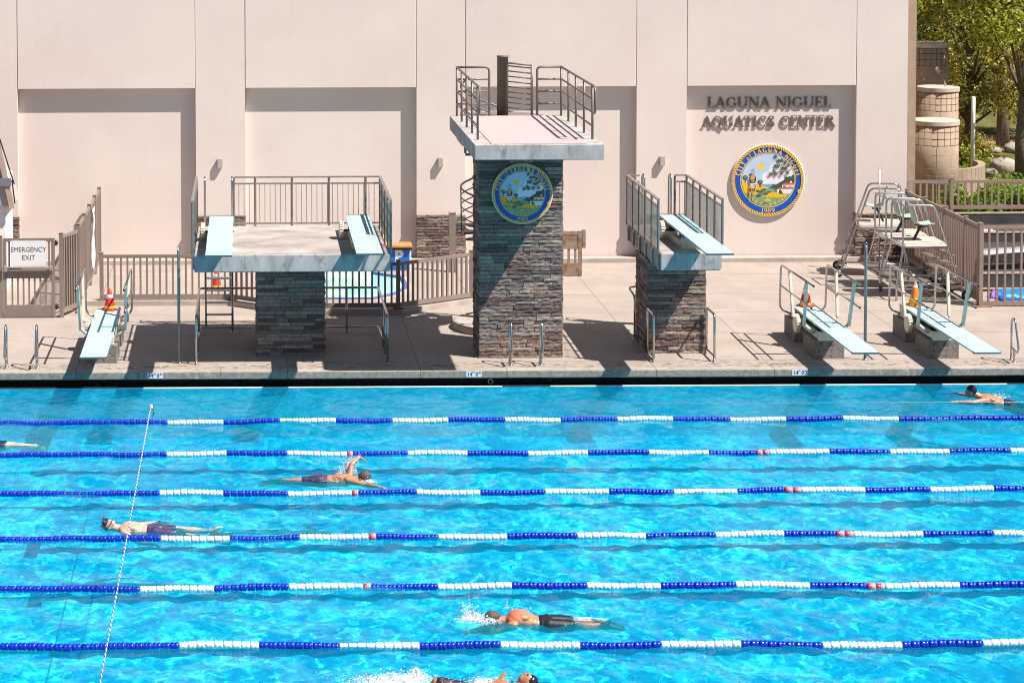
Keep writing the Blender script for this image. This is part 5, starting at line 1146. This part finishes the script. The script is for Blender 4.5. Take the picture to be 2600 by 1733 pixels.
_, P_, hd, fd, cr, sx = swimmer('swimmer floating on his back wearing a black snorkel mask and purple trunks', (-1.50, -9.86, -.042), (-1, .10, .02), up, SK2, (((.22, .38, -.05), (-.02, .50, -.05)), ((.20, -.33, .01), (-.06, -.40, .03))), trunks=T2, head_up=.065, face=(-.25, -.35, .9), short_len=.62, hump=.02, legs=(((-.44, .13, -.01), (-.85, .16, -.03), (-.8, 0, .2)), ((-.44, -.10, .015), (-.86, -.12, .015), (-.8, 0, .3))))
q = MB(); c = hd + fd * .085 + cr * .03; hr = Matrix((fd, sx, cr)).transposed(); q.ell(c, (.045, .078, .052), 16, 10, hr); q.ell(c + fd * .02 - cr * .03, (.035, .03, .03), 10, 8, hr); tt = _; mk = q.build('diving_mask', BLACK, tt)
q = MB(); 
for s in (-1, 1): q.ell(c + fd * .024 + sx * s * .034 + cr * .005, (.026, .028, .034), 12, 8, hr)
q.build('lens', mat('mask_lens', (.10, .07, .08), .08, var=.3, vs=30, spec=.8), mk)
q = MB(); q.tube([c + sx * .1 * math.cos(a) - fd * (.085 + .085 * math.sin(a)) + fd * .04 for a in [math.pi * k / 8 for k in range(9)]], .013, 6); q.tube([c + sx * .09 - fd * .02, c + sx * .12 + cr * .05 + fd * .02], .012, 6); q.build('strap', BLACK, mk)
q = MB()
for s, e in ((-1, -.03), (1, -.06)): a, b = P_(-.98, s * .13, e), P_(-1.22, s * .15, e - .02); q.bar(a, b, .15, .022); q.bar(P_(-.86, s * .12, e), a, .09, .06)
q.build('swim_fin', mat('fin_green', (.02, .12, .10), .5), tt)
q = MB(); w_ = P_(-.03, -.392, .027); q.lathe([(.034, -.014), (.036, 0), (.034, .014)], tuple(w_), 'x', 14); q.build('wrist_watch', BLACK, tt)
swimmer('sunburnt swimmer face down in black trunks with white stripes, between the two nearest ropes', (3.99, -14.34, -.03), (-1, .02, .03), up, SK3, (((.74, .19, -.08), (1.02, .16, -.09)), ((.66, -.20, -.10), (.93, -.12, -.16))), trunks=T3, head_up=.035, face=(-.45, .1, -.85), short_len=.72, hump=.055, hair=HAIR, scale=1.0, legs=(((-.44, .09, .005), (-.86, .10, .015)), ((-.44, -.10, .005), (-.86, -.07, .005))))
dt, P_, hd, fd, cr, sx = swimmer('backstroke swimmer in black cap at the bottom edge, legs kicking up foam', (2.72, -16.92, -.05), (1, -.02, .07), up, SK4, (((.28, .26, .0), (.36, .10, .08), (.5, .4, .5), (0, 0, 1)), ((.55, -.30, -.05), (.80, -.40, -.08))), trunks=T5, head_up=.10, face=(-.15, .15, .95), short_len=.85, cap=CAPB, legs=(((-.42, .12, .13), (-.62, .14, -.24)), ((-.44, -.10, -.02), (-.86, -.10, -.10))))
for s in (-1, 1): q = MB(); q.ell(hd + fd * .085 + sx * s * .032 + cr * .012, (.012, .014, .010), 10, 8, Matrix((fd, sx, cr)).transposed()); q.build('eye', mat('eye_dark', (.05, .03, .025), .3), dt)
q = MB(); q.ell(hd + fd * .1 - cr * .062, (.008, .024, .006), 10, 6, Matrix((fd, sx, cr)).transposed()); q.build('mouth', mat('lips', (.30, .09, .07), .5), dt)
swimmer('breaststroke swimmer in black cap and dark trunks at the right edge below the coping', (14.50, -1.60, -.06), (-1, .25, .22), up, SK1, (((.66, .30, -.05), (.93, .34, -.10)), ((.64, -.30, -.04), (.88, -.42, -.10))), trunks=T4, head_up=.085, face=(-1, .25, -.05), cap=CAPB, short_len=.9, legs=(((-.36, .22, -.05), (-.70, .30, -.10)), ((-.38, -.18, -.02), (-.74, -.26, -.06))))
swimmer('swimmer leaving at the left edge, only pale legs showing in the water', (-4.68, -4.46, -.04), (-1, .02, .02), up, SK2, (((.70, .24, -.06), (.95, .22, -.1)), ((.70, -.24, -.06), (.95, -.22, -.1))), trunks=T4, legs=(((-.44, .07, .035), (-.84, .06, .03)), ((-.44, -.08, .01), (-.82, -.08, -.02))))

# ------------------------------------------------------------------ foam and splashes
def foam_mat(name, alpha, lace=False):
    mm, nt, out = nt_new(name); p = N(nt, 'BsdfPrincipled'); p.inputs['Base Color'].default_value = (.84, .87, .89, 1); p.inputs['Roughness'].default_value = .3
    tr = N(nt, 'BsdfTransparent'); mx = N(nt, 'MixShader'); mx.inputs[0].default_value = alpha; L(nt, tr.outputs[0], mx.inputs[1]); L(nt, p.outputs[0], mx.inputs[2]); L(nt, mx.outputs[0], out.inputs[0])
    if lace:
        co = N(nt, 'TexCoord').outputs['Object']; f = ramp(nt, noise(nt, co, 9, 8, .68, .9), [(.42, 0), (.56, .55), (.66, 1)])
        at_ = N(nt, 'Attribute'); at_.attribute_name = 'thin'; L(nt, math_(nt, 'MULTIPLY', math_(nt, 'MULTIPLY', f, at_.outputs['Fac']), alpha), mx.inputs[0])
    return mm
FOAM = foam_mat('spray', .55); LACE = foam_mat('foam_lace', .95, True)
def splash(label, clouds, sheets, seed):
    q = MB(); rr = random.Random(seed); th = []
    for (cx, cy, cz), (sx_, sy_, sz_), n, r0 in clouds:
        for _i in range(n):
            x, y, z = cx + rr.gauss(0, sx_), cy + rr.gauss(0, sy_), abs(rr.gauss(0, sz_)) + cz; r = r0 * math.exp(rr.gauss(0, .55))
            k = rr.uniform(.6, 1.9); q.ell((x, y, z), (r * k, r, r * rr.uniform(.5, 1.3)), 5, 4)
    th += [0.] * len(q.v); q.cur = 1
    for cx, cy, rx, ry, hz in sheets:                       # churned lacy foam: a lumpy domed skin
        n, k = 40, 14; vs = []; o = len(th)
        for j in range(k + 1):
            for i in range(n):
                u = j / k; a = 2 * math.pi * i / n; w = u * (1 + .18 * math.sin(3 * a + seed) + .12 * math.sin(7 * a + 2 * seed))
                vs.append((cx + rx * w * math.cos(a), cy + ry * w * math.sin(a), .012 + hz * (1 - u) ** 1.2 * (.5 + .5 * math.sin(a * 5 + 9 * u + seed) * math.sin(11 * u + a * 3)) + hz * .25 * (1 - u))); th.append(min(1, 1.6 * (1 - u)))
        q.add(vs, [(j * n + i, j * n + (i + 1) % n, (j + 1) * n + (i + 1) % n, (j + 1) * n + i) for j in range(k) for i in range(n)], True)
    me = bpy.data.meshes.new('water_splash'); me.from_pydata(q.v, [], q.f); me.materials.append(FOAM); me.materials.append(LACE)
    me.polygons.foreach_set('material_index', q.mi); me.polygons.foreach_set('use_smooth', q.sm)
    at_ = me.attributes.new('thin', 'FLOAT', 'POINT'); at_.data.foreach_set('value', th); me.update()
    o = bpy.data.objects.new('water_splash', me); COL.objects.link(o); return tag(o, label, 'splash', 'splashes around the swimmers', 'stuff')
splash('wide white foam kicked up at the left of the bottom edge swimmer', [((1.72, -16.75, .0), (.22, .13, .04), 1500, .0042), ((1.5, -16.85, .0), (.18, .10, .05), 800, .004), ((2.0, -16.7, .0), (.12, .08, .07), 900, .0038), ((2.95, -16.8, .02), (.14, .05, .04), 600, .0038), ((1.6, -16.8, 0), (.35, .15, .07), 300, .003)], [(1.75, -16.75, .50, .26, .14), (1.35, -16.9, .42, .22, .05), (2.05, -16.68, .26, .16, .18), (2.9, -16.8, .30, .10, .09)], 1)
splash('white spray thrown up before the head of the sunburnt swimmer', [((3.02, -14.33, .0), (.12, .06, .05), 800, .0036), ((2.93, -14.3, .0), (.05, .04, .12), 420, .0034), ((3.2, -14.42, .0), (.10, .05, .03), 500, .0036), ((3.0, -14.3, 0), (.2, .1, .14), 160, .003), ((3.62, -14.2, .08), (.12, .03, .05), 80, .003), ((3.48, -14.2, .12), (.01, .01, .05), 50, .0035)], [(3.0, -14.33, .24, .12, .14), (3.22, -14.42, .18, .08, .07), (4.6, -14.3, .45, .12, .02)], 2)
splash('thin spray trailing from the raised arm of the freestyle swimmer', [((1.66, -6.62, .02), (.07, .05, .10), 700, .0035), ((1.74, -6.6, .16), (.06, .04, .06), 420, .003), ((1.58, -6.6, .0), (.07, .05, .05), 350, .0035), ((1.6, -7.12, .0), (.2, .05, .02), 260, .0038), ((1.98, -7.22, .0), (.06, .05, .03), 160, .004)], [(1.63, -6.6, .16, .09, .22), (1.5, -7.1, .40, .08, .03), (2.0, -7.2, .14, .08, .04)], 3)
splash('small white splash behind the shoulders of the right edge breaststroke swimmer', [((14.35, -1.42, .02), (.10, .05, .05), 300, .0042), ((14.25, -1.6, .0), (.2, .08, .02), 150, .0042)], [(14.3, -1.5, .26, .12, .06)], 4)
# ------------------------------------------------------------------ the garden beyond the building
def ground_mat():
    mm, nt, out = nt_new('garden_ground'); p = N(nt, 'BsdfPrincipled'); co = N(nt, 'TexCoord').outputs['Object']; sp = N(nt, 'SeparateXYZ'); L(nt, co, sp.inputs[0])
    g = ramp(nt, noise(nt, co, 1.2, 7, .7), [(.3, (.075, .085, .025)), (.55, (.13, .125, .045)), (.75, (.24, .18, .10))])
    d = ramp(nt, noise(nt, co, 2.5, 6, .65), [(.3, (.27, .175, .105)), (.7, (.38, .26, .165))])
    yy = math_(nt, 'ADD', sp.outputs[1], math_(nt, 'MULTIPLY', noise(nt, co, .6, 4), 2.5))
    a = math_(nt, 'MULTIPLY', math_(nt, 'GREATER_THAN', yy, 33.6), math_(nt, 'LESS_THAN', yy, 38.4))
    L(nt, mixc(nt, a, g, d), p.inputs['Base Color']); p.inputs['Roughness'].default_value = .95; p.inputs['Specular IOR Level'].default_value = .1
    b = N(nt, 'Bump'); b.inputs['Strength'].default_value = .8; b.inputs['Distance'].default_value = .05; L(nt, noise(nt, co, 9, 7, .7), b.inputs['Height']); L(nt, b.outputs[0], p.inputs['Normal'])
    L(nt, p.outputs[0], out.inputs[0]); return mm
gz = lambda x, y: .80 + .10 * math.sin(x * .5 + y * .3) * math.sin(y * .42) + (0.9 * max(0, (16.5 - y) / 3.2) if y < 16.5 else 0) * .72 + max(0, y - 40) * .22
m = MB(); xs = [17.0 + .8 * i for i in range(70)]; ys = [13.22 + .5 * j for j in range(44)] + [36 + 2 * j for j in range(60)]
vs = [(x, y, gz(x, y)) for y in ys for x in xs]; n = len(xs)
m.add(vs, [(j * n + i, j * n + i + 1, (j + 1) * n + i + 1, (j + 1) * n + i) for j in range(len(ys) - 1) for i in range(n - 1)], True); struct(m.build('garden_ground', ground_mat()))
m = MB(); m.add([(-400, -400, -2.4), (400, -400, -2.4), (400, 400, -2.4), (-400, 400, -2.4)], [(0, 1, 2, 3)]); struct(m.build('terrain', ground_mat()))
# block columns
def column(label, x, y, r, zt, zb=.6):
    t = thing('block_column', label, 'column', (x, y, zb), 'round block columns behind the building'); q = MB(); q.lathe([(r - .03, zb), (r - .03, zt - .13)], (x, y, 0), 'z', 48); q.build('shaft', CMU, t)
    q = MB(); q.lathe([(r, zt - .13), (r, zt), (r - .01, zt + .004)], (x, y, 0), 'z', 48, False); q.build('cap', CMUCAP, t, bevel=.01)
    q = MB()
    for k in range(3): z = zt - .14 - .19 * (k + 1) + .02; q.lathe([(r - .032, z), (r - .027, z), (r - .027, z + .012), (r - .032, z + .012)], (x, y, 0), 'z', 48)
    for k in range(22): a = 2 * math.pi * k / 22; c = Vector((x + (r - .028) * math.cos(a), y + (r - .028) * math.sin(a), 0)); q.bar(c + Vector((0, 0, zt - .70)), c + Vector((0, 0, zt - .135)), .008, .004, up=(math.cos(a), math.sin(a), 0))
    q.build('dark_joint', mat('dark_joint', (.05, .035, .03), .9), t)
    q = MB(); z = zt - .95
    while z > zb + .2: q.lathe([(r - .032, z), (r - .0285, z), (r - .0285, z + .01), (r - .032, z + .01)], (x, y, 0), 'z', 48); z -= .2
    for k in range(9): a = 2 * math.pi * (k + .5) / 9; c = Vector((x + (r - .029) * math.cos(a), y + (r - .029) * math.sin(a), 0)); q.bar(c + Vector((0, 0, zb)), c + Vector((0, 0, zt - .72)), .012, .004, up=(math.cos(a), math.sin(a), 0))
    q.build('pale_joint', mat('pale_joint', (.46, .36, .28), .9), t)
column('nearest and lowest round tan block column with pale cap behind the back fence', 19.57, 20, .70, 3.13)
column('middle round tan block column with pale cap, between the other two', 20.58, 23, .615, 3.80)
column('tallest and farthest round block column, shaded by the trees', 21.16, 26, .64, 4.90)
q = MB(); pts = [(20.1 + 1.55 * math.sin(R(a)), 22.6 - 2.0 * math.cos(R(a))) for a in range(10, 100, 6)]; ribbon_pts = pts
for (xa, ya), (xb, yb) in zip(pts, pts[1:]): q.bar((xa, ya, .95), (xb, yb, .95), .20, 1.35)
tag(q.build('curved_wall', CMU), 'low curved block wall beside the nearest round column', 'wall')
q = MB(); q.lathe([(.065, .5), (.065, 3.28), (.04, 3.31)], (22.27, 25, 0), 'z', 14); t = thing('white_pole', 'white pole with a short wire standing before the tree trunk', 'pole', (22.27, 25, .7)); q.build('pole_tube', WHITE, t)
q = MB(); q.tube([(22.27, 25, 3.26), (21.8, 25, 3.25), (21.3, 24.6, 3.30)], .012, 6); q.build('wire', STEEL, t)
# boulders
for k, (x, y, r, lab) in enumerate(((23.78, 26.6, .52, 'large pale boulder in the grass left of the dark trunk'), (23.15, 26.0, .22, 'small pale rock against the left foot of the large boulder'), (25.75, 31.5, .36, 'rounded pale boulder by the dirt path beside the dark trunk'), (25.8, 31.0, .2, 'small rock in front of the path boulder'), (25.0, 31.2, .22, 'small pale rock left of the path boulder'))):
    q = MB(); rr = random.Random(k); q.ell((x, y, gz(x, y) + r * .32), (r, r * .8, r * .62), 16, 12)
    q.v = [(a + rr.uniform(-.09, .09) * r + .07 * r * math.sin(9 * c + k), b + rr.uniform(-.09, .09) * r, c + rr.uniform(-.07, .07) * r) for a, b, c in q.v]
    tag(q.build('boulder', ROCK), lab, 'boulder', 'boulders by the path')
# foliage
def leaf_mat(name, lo, hi):
    mm, nt, out = nt_new(name); g = N(nt, 'NewGeometry').outputs['Random Per Island']; c = ramp(nt, g, [(0, lo), (.6, hi), (1, [min(1, k * 1.5) for k in hi])])
    p = N(nt, 'BsdfPrincipled'); L(nt, c, p.inputs['Base Color']); p.inputs['Roughness'].default_value = .5; p.inputs['Specular IOR Level'].default_value = .35
    tl = N(nt, 'BsdfTranslucent'); L(nt, mixc(nt, 1., c, (1.3, 1.2, .5), 'MULTIPLY'), tl.inputs[0]); mx = N(nt, 'MixShader'); mx.inputs[0].default_value = .35; L(nt, p.outputs[0], mx.inputs[1]); L(nt, tl.outputs[0], mx.inputs[2]); L(nt, mx.outputs[0], out.inputs[0]); return mm
LF1 = leaf_mat('leaf_olive', (.11, .115, .025), (.43, .385, .11)); LF2 = leaf_mat('leaf_green', (.08, .10, .015), (.34, .36, .06)); LF3 = leaf_mat('leaf_bright', (.06, .13, .01), (.19, .30, .03)); LF4 = leaf_mat('leaf_dark', (.03, .042, .012), (.13, .14, .04))
def leaves(name, centres, n, size, m, parent=None, seed=0, flat=1., org=None):
    rs = np.random.RandomState(seed); C = np.array(centres); wgt = C[:, 3] ** 2; idx = rs.choice(len(C), n, p=wgt / wgt.sum())
    d = rs.normal(size=(n, 3)); d /= np.linalg.norm(d, axis=1)[:, None]; rad = rs.rand(n) ** .45; pos = C[idx, :3] + d * (C[idx, 3] * rad)[:, None] * np.array([1, 1, flat])
    a = rs.normal(size=(n, 3)); a /= np.linalg.norm(a, axis=1)[:, None]; b = np.cross(a, rs.normal(size=(n, 3))); b /= np.linalg.norm(b, axis=1)[:, None]
    s = size * (.6 + .8 * rs.rand(n))[:, None]; v = np.stack([pos - a * s, pos + b * s * .45, pos + a * s, pos - b * s * .45], 1).reshape(-1, 3)
    if parent is not None: v = v - np.array(parent['_w'])
    me = bpy.data.meshes.new(name); me.vertices.add(4 * n); me.vertices.foreach_set('co', v.astype(np.float32).ravel()); me.loops.add(4 * n); me.loops.foreach_set('vertex_index', np.arange(4 * n, dtype=np.int32)); me.polygons.add(n); me.polygons.foreach_set('loop_start', np.arange(0, 4 * n, 4, dtype=np.int32)); me.update(calc_edges=True); me.materials.append(m)
    o = bpy.data.objects.new(name, me); COL.objects.link(o)
    if parent is not None: o.parent = parent
    return o
def tree(label, x, y, h, r, m, seed, n=7000, trunk_r=.22, first=2.4, lean=0., size=.085):
    z0 = gz(x, y) - .1; t = thing('tree', label, 'tree', (x, y, z0), 'trees beyond the building'); rr = random.Random(seed); q = MB()
    tp = [(x + lean * k / 6 + rr.uniform(-.06, .06), y + rr.uniform(-.06, .06), z0 + h * .8 * k / 6) for k in range(7)]; q.tube(tp, [trunk_r * (1.25 if k == 0 else 1 - .12 * k) for k in range(7)], 10)
    cs = []
    for k in range(20):
        a = rr.uniform(0, 6.28); zz = rr.uniform(first, h); f = 1 - .55 * abs((zz - first) / (h - first) - .4); d = r * f * rr.uniform(.25, 1); c = (x + d * math.cos(a), y + d * math.sin(a), z0 + zz, r * rr.uniform(.22, .40)); cs.append(c)
        b = tp[min(5, max(1, int((zz / h) * 5)))]; mid = ((b[0] + c[0]) / 2, (b[1] + c[1]) / 2, (b[2] + c[2]) / 2 + .2); q.tube([b, mid, c[:3]], [trunk_r * .35, trunk_r * .22, .02], 6)
    q.build('trunk', BARK, t); leaves('crown', cs, n, size, m, t, seed, .85)
    return t
tree('slender olive leaved tree with pale trunk behind the white pole', 23.72, 30.0, 8.5, 2.6, LF1, 1, 12000, .16, 2.0)
tree('near tree with the thick dark trunk at the right picture edge', 23.78, 25.0, 9.5, 2.7, LF2, 2, 10000, .19, 4.0)
tree('bright green tree left of the olive tree above the tallest column', 22.0, 31.5, 9.0, 2.3, LF2, 3, 10000, .15, 3.6)
tree('olive tree behind the dirt path, second from the right', 27.2, 37.0, 8.0, 3.0, LF1, 4, 10000, .2, 1.6)
tree('dark leaved tree standing farthest back behind the path', 30.5, 43.0, 9.0, 3.6, LF4, 5, 9000, .25, .6, size=.12)
tree('tall olive tree whose crown fills the upper right corner', 26.0, 33.5, 11.0, 2.8, LF1, 6, 11000, .2, 4.4)
tree('tall green tree rising behind the block columns', 20.6, 36.0, 10.5, 3.0, LF1, 7, 11000, .2, 2.2)
tree('dark tree behind the columns, half hidden by the building corner', 24.0, 44.0, 9.5, 3.8, LF4, 8, 9000, .25, .4, size=.12)
tree('broad bright tree in front of the far wood on the right', 29.5, 36.0, 9.0, 3.0, LF2, 9, 8000, .2, 2.0)
rr = random.Random(4); o = leaves('far_wood', [(14 + i * 2.1 + rr.uniform(-1, 1), 54 + rr.uniform(-3, 5), 2.5 + 3 * j + rr.uniform(-1, 1), 2.6) for i in range(24) for j in range(5)], 26000, .22, LF4, None, 12); tag(o, 'dark mass of far trees closing the view beyond the garden', 'woodland', None, 'stuff')
def shrub(label, x, y, w, h, m, seed, n=1800, size=.06):
    t = thing('shrub', label, 'shrub', (x, y, gz(x, y)), 'shrubs in the garden'); rr = random.Random(seed); z0 = gz(x, y)
    q = MB()
    for k in range(5): a = rr.uniform(0, 6.28); q.tube([(x, y, z0 - .05), (x + w * .4 * math.cos(a), y + w * .3 * math.sin(a), z0 + h * .7)], [.02, .006], 5)
    q.build('stem', BARK, t); leaves('foliage', [(x + rr.uniform(-w, w) * .6, y + rr.uniform(-w, w) * .4, z0 + rr.uniform(.15, .85) * h, w * rr.uniform(.3, .5)) for k in range(9)], n, size, m, t, seed)
shrub('bright green shrub directly behind the back fence, left of the next one', 19.2, 15.2, .75, .75, LF3, 21, 2600)
shrub('bright green shrub behind the back fence near its right post', 20.4, 15.4, .8, .7, LF3, 22, 2600)
shrub('bright green shrub behind the back fence at the right picture edge', 21.7, 15.6, .8, .7, LF3, 23, 2200)
shrub('olive shrub beside the white pole in front of the path', 23.4, 29.0, .8, .8, LF1, 24, 1800)
shrub('round dark green bush hanging over the path left of the dark trunk', 24.9, 34.6, 1.2, 2.0, LF1, 25, 3200)
shrub('low green shrub at the foot of the slender tree', 22.9, 28.0, .7, .5, LF2, 26, 1500)
rs = random.Random(8); o = leaves('ground_cover', [(rs.uniform(19, 28), rs.uniform(16.5, 32.5), .86, .45) for k in range(170)], 9000, .06, LF3, None, 31, .30); tag(o, 'low green grass and ground cover between the boulders', 'ground cover', None, 'stuff')
for o in list(bpy.data.objects):
    if '_w' in o: del o['_w']
